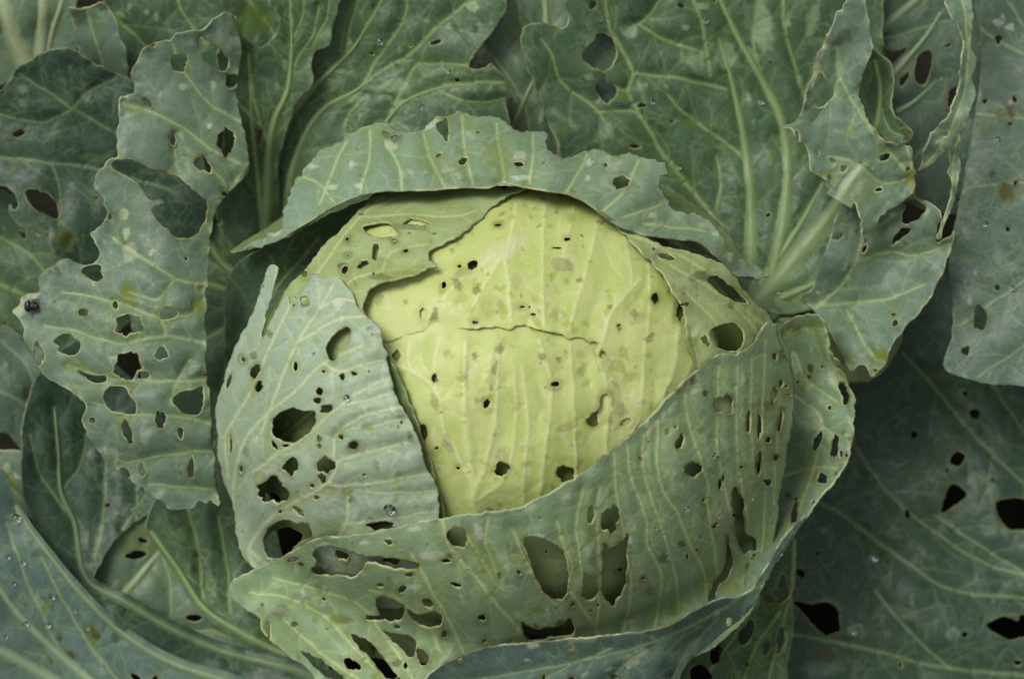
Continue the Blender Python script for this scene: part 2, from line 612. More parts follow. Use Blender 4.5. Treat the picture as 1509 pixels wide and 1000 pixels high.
    if major:
        vp, vw, vs_ = [], [], []
        for q, w_, s_ in major:
            mid = (q[1:] + q[:-1]) / 2
            vp += list(q) + list(mid)
            vw += list(w_) + list((w_[1:] + w_[:-1]) / 2)
            vs_ += [s_] * (len(q) + len(mid))
        kv = KDTree(len(vp))
        for i, p in enumerate(vp):
            kv.insert((p[0], p[1], 0), i)
        kv.balance()
        for i in range(N):
            _, j, d_ = kv.find((V2[i, 0], V2[i, 1], 0))
            h_ = vw[j] / 2
            t = max(0.0, 1 - d_ / (h_ + 1.9))
            vein_a[i] = min(1, t * 1.25) * vs_[j]
            dsec[i] = d_
            relief[i] = (t ** 0.7) * min(3.0, vw[j] * 0.5) * vs_[j]
    halo_a = np.zeros(N)
    if nmaj:
        km = KDTree(nmaj)
        wm = []
        for q, w_, s_ in vl:
            if s_ > 0.7:
                for p, ww in zip(q, w_):
                    km.insert((p[0], p[1], 0), len(wm))
                    wm.append(ww)
        km.balance()
        for i in range(N):
            _, j, d_ = km.find((V2[i, 0], V2[i, 1], 0))
            dv_all[i] = d_
            halo_a[i] = math.exp(-(d_ / (5 + 1.6 * wm[j])) ** 2)
    db = np.array([kb.find((x, y, 0))[2] for x, y in V2])
    do = np.array([ko.find((x, y, 0))[2] for x, y in V2])
    f = tps(ctrl)
    def base_z(p):
        z = f(p)
        if head is not None:
            z = z + head_z(p, head[0], head[1])
        return z
    z = base_z(V2)
    pk = np.array([nz(x, y, 130, sd + 1) * 2.6 + nz(x, y, 60, sd) * 1.5 + nz(x, y, 24, sd + 2) * 0.35 for x, y in V2])
    z = z + pucker * pk
    z = z + quilt * 1.6 * (1 - np.exp(-(dv_all / qs) ** 1.3)) - quilt
    z = z + abs(quilt) * 0.45 * (1 - np.exp(-(dsec / 7.0) ** 1.4))
    z = z + vrel * relief * 0.8
    rf = np.array([nz(x, y, 34, sd + 4) + 0.6 * nz(x, y, 15, sd + 5) for x, y in V2])
    z = z + ruffle * rf * np.exp(-do / 16.0)
    z = z + curl * np.exp(-do / 12.0)
    z = z + 1.3 * np.exp(-db / 3.0) * np.array([nz(x, y, 11, sd + 6) for x, y in V2])
    ew = np.array([2.0 + 3.2 * max(0.0, nz(x, y, 18, sd + 16)) for x, y in V2])
    edge_a = np.clip(1 - db / ew, 0, 1)
    chew_a = np.zeros(N)
    cork_a = np.zeros(N)
    if hl:
        kh = KDTree(sum(len(h) for h in hl))
        i_ = 0
        for h in hl:
            for x, y in h:
                kh.insert((x, y, 0), i_)
                i_ += 1
        kh.balance()
        chew_a = np.array([kh.find((x, y, 0))[2] for x, y in V2])
        cork_a = np.exp(-(chew_a / 4.0) ** 2) * np.clip(np.array([2.2 * nz(x, y, 40, sd + 17) for x, y in V2]), 0, 1)
        chew_a = np.exp(-(chew_a / 7.0) ** 2) * np.clip(np.array([0.35 + 1.3 * nz(x, y, 30, sd + 14) for x, y in V2]), 0, 1)
    def spots(lst):
        a = np.zeros(N)
        for e in lst:
            cx, cy, rx, ry = e[:4]
            r_ = math.radians(e[4] if len(e) > 4 else 0)
            dx, dy = V2[:, 0] - cx, V2[:, 1] - cy
            u = (dx * math.cos(r_) + dy * math.sin(r_)) / rx
            v = (-dx * math.sin(r_) + dy * math.cos(r_)) / ry
            d_ = np.sqrt(u * u + v * v)
            idx = np.where(d_ < 1.6)[0]
            for i in idx:
                dd = d_[i] * (1 + 0.45 * nz(V2[i, 0], V2[i, 1], max(4, rx * .7), sd + 9))
                a[i] = max(a[i], min(1, max(0, (1.1 - dd) / 0.2)) * (e[5] if len(e) > 5 else 1))
        return a
    pale_a, scab_a, lime_a = spots(pale), spots(scab), spots(lime)
    lime_a = np.maximum(lime_a, chew_a * 0.8)
    scab_a = np.maximum(scab_a, cork_a * 0.75)
    z = z - 0.9 * lime_a
    k = (D - z) / D
    lx, ly = (V2[:, 0] - CX) * k, (CY - V2[:, 1]) * k
    W = np.stack([lx * S, (ly * ct - z * st) * S, (ly * st + z * ct) * S], 1)
    # image y points down: flip winding so normals face the viewer
    o = mesh_object(name, W, [tuple(int(i) for i in t[::-1]) for t in T], M[mat], PLANT[plant])
    me = o.data
    for an, ar in (('vein', vein_a), ('halo', halo_a), ('edge', edge_a), ('pale', pale_a), ('scab', scab_a), ('lime', lime_a)):
        at = me.attributes.new(an, 'FLOAT', 'POINT')
        at.data.foreach_set('value', ar.astype(np.float32))
    md = o.modifiers.new('thickness', 'SOLIDIFY')
    md.thickness = thick * S
    md.offset = -1
    if label:
        o['label'] = label
    NTRI += len(T) * 2
    if ribs:
        kz = KDTree(N)
        for i in range(N):
            kz.insert((V2[i, 0], V2[i, 1], 0), i)
        kz.balance()
        def surf(x, y):
            hits = kz.find_n((x, y, 0), 4)
            ws = [1 / (h[2] + 0.6) for h in hits]
            return sum(z[h[1]] * w_ for h, w_ in zip(hits, ws)) / sum(ws)
        US = [-1, -.8, -.6, -.42, -.26, -.12, 0, .12, .26, .42, .6, .8, 1]
        for s, w0, w1, rm in ribs:
            q = spline(P(s), 6)
            n = len(q)
            tn = np.gradient(q, axis=0)
            tn = np.stack([-tn[:, 1], tn[:, 0]], 1) / (np.hypot(tn[:, 0], tn[:, 1])[:, None] + 1e-9)
            zc = np.array([surf(x, y) for x, y in q])
            zc = np.convolve(np.pad(zc, 2, 'edge'), np.ones(5) / 5, 'valid')
            V_, F_, va_, pa_, ha_ = [], [], [], [], []
            for i in range(n):
                t = i / (n - 1)
                w_ = (w0 + (w1 - w0) * t) * (1 + 0.12 * nz(q[i][0], q[i][1], 30, sd + 21))
                H_ = 0.30 * w_ * min(1.0, (1 - t) * n / 5.0)
                for u in US:
                    x, y = q[i] + tn[i] * u * w_ * 1.15
                    bell = math.exp(-(u / 0.42) ** 2)
                    gro = 0.05 * w_ * (nz(u * 9, i * 6 / 60.0, 1.0, sd + 5)) * bell
                    zz = surf(x, y) * (1 - bell * .8) + zc[i] * bell * .8
                    V_.append(pt(x, y, zz + H_ * bell + gro - 1.0 * (1 - bell)))
                    va_.append(min(1, bell * 1.15))
                    ha_.append(1.0)
                    pa_.append(bell * (.55 if rm in ('pale', 'cream') else .12 if rm == 'mid' else 0))
            m_ = len(US)
            for i in range(n - 1):
                for k_ in range(m_ - 1):
                    a_ = i * m_ + k_
                    F_.append((a_, a_ + 1, a_ + m_ + 1, a_ + m_))
            ro = mesh_object('midrib', V_, F_, M[mat], o)
            for an, ar in (('vein', va_), ('halo', ha_), ('pale', pa_)):
                at = ro.data.attributes.new(an, 'FLOAT', 'POINT')
                at.data.foreach_set('value', np.array(ar, np.float32))
    LEAVES[key] = (f, head, pucker, sd)
    return o

def leaf_z(key, x, y):
    f, head, pk, sd = LEAVES[key]
    p = np.array([[x, y]], float)
    z = f(p)[0]
    if head is not None:
        z += head_z(p, head[0], head[1])[0]
    return float(z + pk * (nz(x, y, 130, sd + 1) * 2.6 + nz(x, y, 60, sd) * 1.5 + nz(x, y, 24, sd + 2) * 0.35) + 3)

# ------------------------------------------------------------------ ground
GZ = -0.150
def ground():
    n = 90
    V, F = [], []
    for j in range(n + 1):
        for i in range(n + 1):
            u, v = i / n * 2 - 1, j / n * 2 - 1
            x = math.copysign(abs(u) ** 2.2, u) * 2.5
            y = math.copysign(abs(v) ** 2.2, v) * 2.5
            h = 0.012 * noise.noise(Vector((x * 14, y * 14, 0))) + 0.006 * noise.noise(Vector((x * 50, y * 50, 4)))
            V.append((x, y, GZ + h))
    for j in range(n):
        for i in range(n):
            a = j * (n + 1) + i
            F.append((a, a + 1, a + n + 2, a + n + 1))
    o = mesh_object('ground', np.array(V), F, SOIL)
    o['kind'] = 'structure'
ground()

# ------------------------------------------------------------------ plants (an Empty at each base)
def base_at(px, py, z):
    p = pt(px, py, z)
    return (p[0], p[1], GZ)
PLANT['main'] = add_empty('cabbage', (0.0, 0.06, GZ), 'whole cabbage with pale lime head and insect-chewed wrapper leaves in the middle', 'cabbage', 'cabbages growing side by side')
PLANT['right'] = add_empty('cabbage', (0.30, 0.10, GZ), 'neighbouring cabbage with smooth blue-grey leaf hanging in at the right edge', 'cabbage', 'cabbages growing side by side')
PLANT['left'] = add_empty('cabbage', (-0.28, 0.22, GZ), 'neighbouring cabbage with thick cream ribs in the top left corner', 'cabbage', 'cabbages growing side by side')
PLANT['back'] = add_empty('cabbage', (0.02, 0.30, GZ), 'neighbouring cabbage of pale blurred leaves behind the head at top centre', 'cabbage', 'cabbages growing side by side')
# ------------------------------------------------------------------ deep background leaves
leaf('tl', 'left', 'leaf', 'grey',
     '-60,-50 112,-50 108,30 116,70 60,100 -60,150',
     [(-50,-40,-150), (110,-40,-140), (60,100,-190), (-50,140,-190), (30,20,-150)],
     ribs=[('48,112 20,50 4,0 -6,-40', 30, 12, 'cream'), ('56,112 62,60 64,0 66,-40', 24, 12, 'cream'), ('60,110 76,50 92,0 96,-40', 13, 6, 'cream')],
     g=10, branch=.7, label='pale yellow-green inner leaf with thick cream ribs')
leaf('t2', 'left', 'leaf', 'dark',
     '150,-60 440,-60 450,100 380,160 240,140 180,90 160,30',
     [(150,-50,-120), (430,-50,-120), (440,100,-150), (200,120,-160), (300,20,-110)],
     veins=[('160,20 190,46 230,80 260,110', 4, 2), ('250,-40 270,20 300,60', 4, 2), ('330,-50 372,8 400,44 420,80', 6, 3)],
     lime=[(172,32,9,7), (240,28,6,6), (372,30,30,22)], pale=[(177,22,6,5), (216,18,4,4)], g=9)
leaf('t3', 'left', 'leaf', 'grey',
     '100,12 112,14 138,8 150,4 162,14 172,34 180,62 186,80 190,130 160,140 128,100 116,74 110,44',
     [(104,14,-60), (150,4,-50), (190,130,-120), (120,90,-120), (150,60,-75)],
     veins=[('160,130 140,60 128,16', 2, 1)], scab=[(130,6,26,6), (152,10,7,7)], jag=1, branch=1.2,
     label='small grey-blue leaf tip with browned end')
leaf('pc', 'back', 'leaf', 'grey',
     '670,-60 960,-60 950,60 900,230 800,260 700,250 670,150',
     [(680,-50,-90), (950,-50,-100), (900,220,-130), (700,240,-130), (770,100,-75), (800,60,-80)],
     ribs=[('830,230 812,120 806,40 800,-50', 16, 8, 'mid'), ('740,250 752,200 772,150 790,110', 10, 6, 'mid')],
     veins=[('790,230 770,150 740,100 712,70', 4, 2), ('806,120 780,60 764,10 760,-40', 5, 3)],
     pale=[(706,78,8,22,20), (800,166,4,16,20)], lime=[(765,45,20,14,0,.5)], g=8)
leaf('bgr', 'right', 'leaf', 'far',
     '1230,-60 1440,-60 1450,120 1440,300 1340,300 1280,200 1250,80',
     [(1240,-50,-120), (1440,-50,-130), (1440,290,-190), (1290,200,-190), (1340,60,-130)],
     holes=['1300,74 1316,76 1334,72 1332,86 1322,98 1310,88', '1352,84 1366,74 1374,82 1372,104 1362,126 1350,120 1348,100',
            '1326,118 1338,104 1340,112 1330,128', '1400,134 1410,130 1412,150 1402,162 1396,150'],
     ribs=[('1280,60 1310,34 1356,-4 1400,-50', 13, 12, 'mid'), ('1314,112 1336,88 1366,52 1390,14', 10, 6, 'mid'),
           ('1322,166 1350,148 1380,118', 9, 5, 'mid')],
     veins=[('1300,60 1360,40 1400,30', 2, 1), ('1340,240 1380,200 1420,170', 3, 2)], g=8,
     label='torn grey-green leaf with crossing ribs and black gaps')
leaf('o10', 'right', 'leaf', 'far',
     '1428,-60 1600,-60 1700,200 1660,600 1560,590 1509,569 1458,566 1422,556 1391,540 1403,492 1402,440 1397,400 1402,350 1414,300 1426,230 1440,150 1446,60',
     [(1440,-40,-70), (1600,-40,-40), (1690,300,40), (1640,590,60), (1509,569,0), (1395,538,-20), (1398,400,-50), (1440,150,-90), (1510,280,-20)],
     holes=[(1443,468,10,17,0), (1470,424,4,4), (1488,182,3,3), (1424,170,4,4)],
     veins=[('1620,170 1509,174 1454,170 1440,168', 6, 3), ('1509,80 1470,60 1438,38', 7, 3), ('1640,260 1509,268 1430,276 1412,290', 4, 2),
            ('1640,380 1540,400 1470,440 1415,480', 4, 2), ('1640,450 1540,490 1480,530 1440,556', 3, 1.5), ('1509,-20 1480,-10 1440,-30', 8, 6), ('1509,40 1490,10 1470,-30', 6, 5)],
     scab=[(1490,164,9,8), (1484,284,11,13), (1462,256,5,5), (1404,355,5,8)], lime=[(1480,170,12,10), (1484,286,16,17), (1456,190,9,8)],
     pale=[(1470,34,7,5), (1488,40,7,5), (1492,150,6,5), (1442,138,5,5)], jag=1.2, ruffle=3, quilt=2.2,
     label='smooth blue-grey leaf with brown eaten spots')
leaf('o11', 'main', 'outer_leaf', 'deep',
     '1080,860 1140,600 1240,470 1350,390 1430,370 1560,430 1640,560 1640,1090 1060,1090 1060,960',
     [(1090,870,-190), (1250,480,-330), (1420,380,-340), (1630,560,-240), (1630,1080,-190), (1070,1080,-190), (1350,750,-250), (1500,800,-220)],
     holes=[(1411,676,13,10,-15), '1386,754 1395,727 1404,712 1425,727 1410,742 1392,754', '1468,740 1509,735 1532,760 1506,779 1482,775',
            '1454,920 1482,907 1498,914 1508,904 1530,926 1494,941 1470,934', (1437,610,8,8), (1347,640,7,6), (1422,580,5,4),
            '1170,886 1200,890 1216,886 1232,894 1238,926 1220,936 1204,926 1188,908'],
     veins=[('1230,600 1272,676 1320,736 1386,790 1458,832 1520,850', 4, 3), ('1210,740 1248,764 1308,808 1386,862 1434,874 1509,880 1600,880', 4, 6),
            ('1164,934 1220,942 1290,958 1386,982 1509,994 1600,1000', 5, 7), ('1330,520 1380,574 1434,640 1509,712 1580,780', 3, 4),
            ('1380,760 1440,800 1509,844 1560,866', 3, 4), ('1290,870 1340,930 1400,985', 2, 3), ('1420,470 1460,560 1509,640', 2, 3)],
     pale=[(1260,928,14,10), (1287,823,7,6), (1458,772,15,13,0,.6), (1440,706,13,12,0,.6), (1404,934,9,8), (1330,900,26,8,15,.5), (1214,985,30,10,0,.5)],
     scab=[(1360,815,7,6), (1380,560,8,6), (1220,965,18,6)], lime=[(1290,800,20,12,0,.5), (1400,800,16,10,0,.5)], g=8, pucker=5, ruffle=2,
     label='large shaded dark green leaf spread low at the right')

# ------------------------------------------------------------------ left side, low leaves
leaf('l2', 'main', 'outer_leaf', 'dark',
     '-60,250 40,300 150,380 200,460 120,520 30,520 -60,500',
     [(-50,260,-190), (190,460,-230), (-50,490,-210), (60,400,-190)],
     veins=[('-40,412 0,420 43,438 110,470', 7, 5), ('0,350 50,380 90,440', 3, 2)], lime=[(10,490,18,10), (96,350,12,12,0,.7)], g=9)
leaf('l1', 'main', 'outer_leaf', 'far',
     '-60,470 0,478 40,500 90,540 90,620 70,680 33,662 10,640 -60,600',
     [(-50,480,-190), (80,540,-210), (60,680,-190), (-50,600,-170)],
     veins=[('-40,560 10,580 60,610', 4, 2), ('0,500 40,540 60,600', 3, 2)], g=9)
leaf('l3', 'main', 'outer_leaf', 'grey',
     '-60,668 0,664 30,664 50,690 50,760 10,760 -60,740',
     [(-50,670,-160), (50,690,-150), (40,760,-150), (-50,740,-150)],
     pale=[(22,704,6,6), (10,690,5,8)], lime=[(10,710,14,14)], veins=[('-40,700 0,710 40,740', 3, 2)], g=8)
leaf('o15', 'main', 'outer_leaf', 'dark',
     '200,240 420,310 520,360 480,460 400,520 350,600 370,820 300,860 230,800 210,560 180,400',
     [(210,250,-150), (420,320,-150), (510,370,-140), (400,520,-130), (360,800,-140), (220,700,-170), (190,400,-170), (300,480,-150)],
     ribs=[('400,520 388,500 370,470 340,432 310,420 270,410', 13, 8, 'mid'), ('430,456 400,440 372,420 330,390 305,350 290,320', 14, 8, 'mid')],
     veins=[ ('240,330 300,380 330,400', 4, 3), ('330,560 350,650 352,760', 4, 3),
            ('300,500 340,480 380,478', 4, 3)], lime=[(330,372,14,14,0,.5)], g=7)
leaf('o6', 'main', 'outer_leaf', 'grey',
     '100,880 150,800 190,750 260,760 330,860 440,950 440,1020 260,980',
     [(110,880,-120), (190,760,-125), (260,770,-130), (430,960,-125), (260,970,-120)],
     holes=[(200,818,16,5,-5), (286,910,11,6,5)], ribs=[('176,884 205,850 236,812', 13, 9, 'mid')],
     veins=[('252,920 250,860 240,820', 3, 2), ('280,930 320,930 380,960', 3, 2)], lime=[(205,795,30,26)], g=7)
leaf('o4b', 'main', 'outer_leaf', 'dark',
     '214,772 240,806 259,834 299,892 346,924 414,960 480,1010 470,900 420,830 400,740 360,640 300,660 240,720',
     [(216,774,-95), (299,892,-95), (414,960,-90), (480,1000,-90), (400,740,-120), (300,660,-140), (340,820,-130)],
     ribs=[('520,1020 440,975 414,962 346,926 299,893 262,836 222,782', 13, 6, 'mid')],
     veins=[('340,900 336,840 322,760', 5, 2), ('300,880 290,800 270,730', 4, 2), ('400,940 380,880 372,800', 3, 2)],
     scab=[(285,838,6,5), (290,815,5,5), (336,778,4,3)], lime=[(308,860,10,10), (250,860,14,30)], g=7, jag=.8)
leaf('o4', 'main', 'outer_leaf', 'deep',
     '56,550 45,574 34,617 31,680 36,737 60,790 119,874 173,924 260,980 430,1020 436,985 324,963 252,932 180,889 136,866 148,832 170,795 205,766 250,740 345,730 345,620 200,560 120,500',
     [(56,550,-105), (31,680,-80), (119,874,-85), (260,980,-75), (436,985,-75), (180,889,-70), (205,768,-110), (340,720,-150), (330,620,-150), (130,520,-150), (110,700,-120)],
     ribs=[('530,1030 440,988 400,978 324,958 252,926 180,884 136,862 120,836 110,770 90,724 86,660 80,600', 16, 5, 'mid')],
     veins=[('140,826 152,760 156,676 150,600', 5, 2), ('110,770 60,700 44,640', 3, 1.5), ('200,770 204,700 206,640', 3, 2), ('90,724 120,680 130,620', 2.5, 1.5),
            ('180,780 240,690 260,640', 3, 2)],
     pale=[(188,752,12,13,0,.45), (176,742,5,4,0,.4), (60,650,10,20,0,.3)], scab=[(57,756,7,6), (174,776,5,4)], g=6.5, jag=1,
     chew=.35, label='dark blue-green leaf with a bent pale midrib, left of the head')
leaf('o5', 'main', 'outer_leaf', 'blue',
     '-60,690 0,690 14,710 22,744 43,777 72,816 119,874 173,924 230,965 300,1000 360,1060 -60,1060',
     [(-50,700,-30), (22,744,-50), (119,874,-50), (300,1000,-50), (350,1050,-50), (-50,1050,-70), (80,950,-75), (0,850,-50)],
     ribs=[('140,1010 90,966 36,914 0,866 -40,800', 14, 7, 'mid'), ('130,1040 79,1002 36,977 0,958 -50,935', 18, 12, 'mid'),
           ('380,1020 324,1000 252,976 180,932 119,874 72,816 43,777 22,744', 13, 5, 'dim')],
     veins=[('200,1030 140,960 90,880 60,820', 3, 1.5), ('90,964 60,900 30,830 10,770', 3, 1.5), ('150,980 120,930', 3, 2)],
     holes=['194,992 206,998 214,1010 200,1006'],
     scab=[(140,933,6,10,-20), (88,940,3,4), (104,965,5,9,-30), (170,940,6,8,0,.6)], pale=[(15,690,8,8), (24,764,9,7,0,.7), (52,886,10,12,0,.25)],
     lime=[(69,893,4,12,20), (140,935,8,12)], g=6.5, jag=.9, ruffle=2, chew=.35, label='bluish waxy leaf with thick ribs in the lower left corner')
leaf('o3', 'main', 'outer_leaf', 'deep',
     '-60,190 -30,150 0,132 24,104 48,86 76,73 96,71 112,76 150,100 220,130 300,230 290,350 180,420 110,400 96,384 80,376 68,356 44,340 20,324 12,308 26,296 16,280 0,273 -60,262',
     [(-50,180,-90), (0,132,-65), (96,72,-55), (220,140,-100), (290,340,-130), (160,410,-120), (80,376,-90), (20,300,-80), (-50,262,-100), (110,220,-95)],
     holes=['38,282 56,280 80,294 86,320 64,316 46,304', (56,340,17,5,22), (22,300,5,8)],
     veins=[('280,250 172,196 108,160 52,124 30,110', 5, 2), ('108,160 60,180 0,168 -40,160', 3, 2), ('-40,226 0,232 76,240 140,248 250,280', 3, 4),
            ('108,160 128,138 168,116', 3, 2), ('76,240 90,290 86,330', 3, 2)],
     pale=[(34,131,8,7), (33,152,5,5), (128,137,8,12,0,.5), (106,272,5,6), (103,98,5,4,0,.6)], lime=[(20,244,8,12), (96,350,16,18), (134,230,14,8,0,.7), (135,260,10,5,0,.7)], scab=[(94,350,8,10)],
     g=6.5, chew=.35, label='dark waxy blue-green leaf at far left')

# ------------------------------------------------------------------ upper leaves
leaf('o2b', 'main', 'outer_leaf', 'dark',
     '430,-60 720,-60 745,6 738,30 714,62 700,80 690,98 704,102 714,100 724,93 734,104 744,116 745,152 752,210 700,260 560,320 430,380 370,390 372,280 400,180 420,60',
     [(440,-50,-20), (720,-50,-15), (744,20,-20), (745,150,-35), (750,210,-60), (560,310,-60), (400,380,-120), (380,280,-110), (430,100,-70), (600,110,-60)],
     holes=[(642,63,8,3.5,-15), (674,118,5,3), (480,42,3,5)],
     ribs=[('398,360 402,280 408,235 424,182 460,132 520,72 552,20', 17, 3.5, 'mid'), ('414,350 428,260 436,232 452,194 480,158 532,128 560,82', 14, 3, 'mid'), ('470,290 512,220 555,196 592,154 640,132 700,123', 10, 2.5, 'mid')],
     veins=[('470,120 520,72 545,30 560,4 575,-40', 5, 3), ('480,158 532,128 552,94 576,62 592,36 600,0 604,-40', 5, 2.5),
            ('532,128 560,106 600,84 640,44 684,8 720,-30', 5, 3), ('555,200 572,176 592,152 640,132 680,124 744,121', 6, 2.5),
            ('572,176 600,120 616,96 650,95 694,97', 4, 2), ('506,190 516,166 540,140', 4, 2), ('640,132 690,150 744,146', 3, 1.5), ('510,86 516,40 528,0', 3, 2), ('500,260 540,200 556,180', 4, 3)],
     pale=[(582,126,19,11,-8), (568,144,9,4), (526,146,11,5,-15), (500,104,10,3.5), (696,9,9,8), (660,38,4,4), (706,36,3,4), (628,30,3,3), (516,64,3,5), (704,84,7,15,25,.8)],
     lime=[(520,140,30,16,-20,.35), (640,110,50,26,0,.3)], g=6.5, label='broad dark green leaf with fanning veins behind the head')
leaf('o2a', 'main', 'outer_leaf', 'dark',
     '322,60 345,24 352,44 362,58 374,69 386,69 400,58 411,42 412,24 398,6 394,-20 396,-60 506,-60 500,0 490,42 484,68 466,72 458,92 461,122 440,150 420,200 408,260 396,340 360,370 320,330 330,200',
     [(345,24,5), (396,-50,0), (500,-50,0), (486,60,-25), (460,120,-40), (410,250,-80), (380,350,-100), (330,320,-90), (330,200,-50), (400,130,-45), (430,20,-15)],
     holes=[(378,203,7,12,15)],
     ribs=[('390,360 394,300 396,230 404,180 424,132 430,70 428,10', 18, 3, 'mid'), ('388,330 380,260 372,190 368,120', 10, 3, 'mid')],
     veins=[('396,230 404,180 424,132 430,70 428,0 424,-50', 6, 3), ('398,210 384,188 370,120 366,80', 5, 2), ('424,132 440,86 462,50 470,10', 3, 2), ('384,188 350,150 340,130', 3, 1.5), ('430,60 446,20 450,-30', 2.5, 1.5), ('460,70 480,30 486,0', 2, 1)],
     pale=[(420,94,4,6), (455,96,3,3)], scab=[(378,198,9,15,15,.6)], g=6.5, label='grey-green upright leaf lobe with vein fan and scalloped top edge')
leaf('o7', 'main', 'outer_leaf', 'dark',
     '770,46 784,33 806,34 826,42 836,30 830,-20 820,-60 1260,-60 1300,100 1290,280 1272,340 1262,382 1246,414 1204,452 1150,462 1060,430 960,380 860,300 816,200 800,162 794,144 782,112 769,76',
     [(770,46,-40), (830,-50,-30), (1250,-50,-70), (1295,100,-110), (1265,380,-60), (1204,452,-50), (1060,430,-90), (860,290,-90), (800,160,-60), (1000,150,-85), (1120,250,-95)],
     holes=['882,50 898,52 908,76 904,94 888,104 866,94 858,80 874,60', '878,124 898,122 910,136 894,152 882,140', (873,8,5,9,10), (936,216,9,3), (1026,313,7,5,30)],
     ribs=[('1106,400 1107,340 1106,280 1094,192 1078,118 1060,60', 19, 4, 'mid'), ('1136,412 1154,330 1161,250 1152,180 1126,124 1090,60 1062,0 1050,-40', 19, 5, 'mid'),
           ('1085,475 1140,420 1180,372 1226,316 1274,240 1300,190', 34, 14, 'pale'), ('1120,420 1180,330 1212,270', 16, 4, 'mid'), ('1150,440 1196,420 1240,396', 14, 3, 'mid')],
     veins=[('1060,330 1050,320 1020,280 980,232 950,180 926,136 934,108 914,70 898,40 890,-20', 7, 4), ('934,108 960,112 1006,116 1070,132', 3, 5),
            ('1098,232 1054,200 1006,164 985,140', 4, 2), ('942,36 974,56 1038,78', 3, 4), ('1046,110 1040,70 1030,20 1010,-30', 5, 3), ('878,164 930,164 945,170', 2, 3), ('800,60 814,80 826,120 882,164 892,180', 2.5, 3),
            ('1054,310 1062,270 1056,230', 3, 2), ('1200,430 1230,380 1250,340', 4, 2), ('1160,440 1200,420 1235,400', 4, 2), ('926,44 950,30 980,-10', 3, 2), ('882,150 900,130 920,134', 3, 3), ('1126,124 1110,60 1120,0', 4, 3), ('1188,150 1160,60 1150,-20', 5, 3)],
     pale=[(1070,82,16,18,0,.7), (1028,96,18,11,35,.6), (926,44,14,12,0,.7), (1120,36,18,40,-15,.7), (1198,28,8,28,10,.8), (892,190,12,14,0,.4), (1102,142,4,7), (1160,35,6,5), (868,114,7,5,0,.8),
           (1134,236,5,8), (982,130,5,4,-40), (1010,40,6,3), (1032,10,7,5), (1140,250,12,40,0,.25), (830,174,24,5,40,.4), (1034,92,5,14), (1110,80,16,5,40,.6), (1190,418,54,34,-20,.35)],
     lime=[(1010,250,22,26,0,.4), (1016,180,14,12,0,.6), (916,140,14,8,0,.6), (1180,200,16,40,0,.3), (1050,200,5,5), (1165,440,40,16,0,.35)], scab=[(870,230,20,14,0,.5)],
     quilt=6, label='large dark green leaf with tall pale ribs behind the head at right', g=6.5)
leaf('o7d', 'main', 'outer_leaf', 'lime',
     '1060,400 1150,430 1220,420 1290,430 1330,500 1280,560 1200,560 1120,540',
     [(1060,400,-100), (1150,430,-80), (1290,430,-90), (1320,500,-110), (1200,560,-90), (1120,540,-80), (1200,490,-60)],
     veins=[('1080,470 1150,470 1220,466 1300,480', 8, 3), ('1150,470 1200,500 1240,540', 5, 2), ('1150,470 1200,450 1260,440', 5, 2)], chew=.3, g=7)
leaf('o8c', 'main', 'outer_leaf', 'dark',
     '1284,72 1298,80 1314,96 1317,116 1315,160 1330,180 1344,192 1343,207 1326,214 1280,196 1256,150 1262,90',
     [(1284,72,20), (1314,96,25), (1316,160,25), (1344,200,40), (1260,150,-20), (1290,130,0)],
     ribs=[('1284,206 1294,170 1297,130 1290,90', 9, 6, 'mid')], veins=[('1296,150 1310,190 1330,200', 2, 1)], scab=[(1338,204,6,3)], g=6, jag=1.2)
leaf('o8b', 'main', 'outer_leaf', 'grey',
     '1240,300 1262,304 1300,262 1346,240 1352,256 1350,290 1372,300 1388,318 1384,350 1398,350 1406,341 1402,364 1386,410 1362,452 1336,480 1317,505 1306,535 1284,558 1276,541 1264,536 1255,548 1241,527 1226,492 1204,462 1180,440 1200,420',
     [(1262,304,30), (1346,240,40), (1386,320,45), (1406,341,50), (1362,452,35), (1284,558,25), (1226,492,0), (1190,440,-20), (1300,400,-5), (1262,385,25)],
     holes=['1336,296 1348,294 1364,304 1360,316 1342,328 1330,328', '1314,362 1316,352 1330,336 1341,338 1336,346', '1378,352 1382,332 1390,322 1400,332 1394,348 1384,358', (1235,349,9,5,-10), (1272,547,4,9)],
     veins=[('1190,450 1204,452 1246,414 1262,382 1271,340 1264,306', 5, 3), ('1210,450 1260,446 1310,440 1360,420', 5, 2), ('1262,385 1310,372 1350,376 1400,360', 4, 2), ('1250,460 1270,500 1290,530', 3, 2), ('1270,340 1300,330 1330,310', 3, 2)],
     lime=[(1297,524,9,12), (1256,530,7,7,0,.6)], pale=[(1315,316,6,3,-30), (1326,288,10,4,0,.7)], ruffle=9, chew=1.0, label='grey-green folded leaf with chewed lower edge, right of the head')
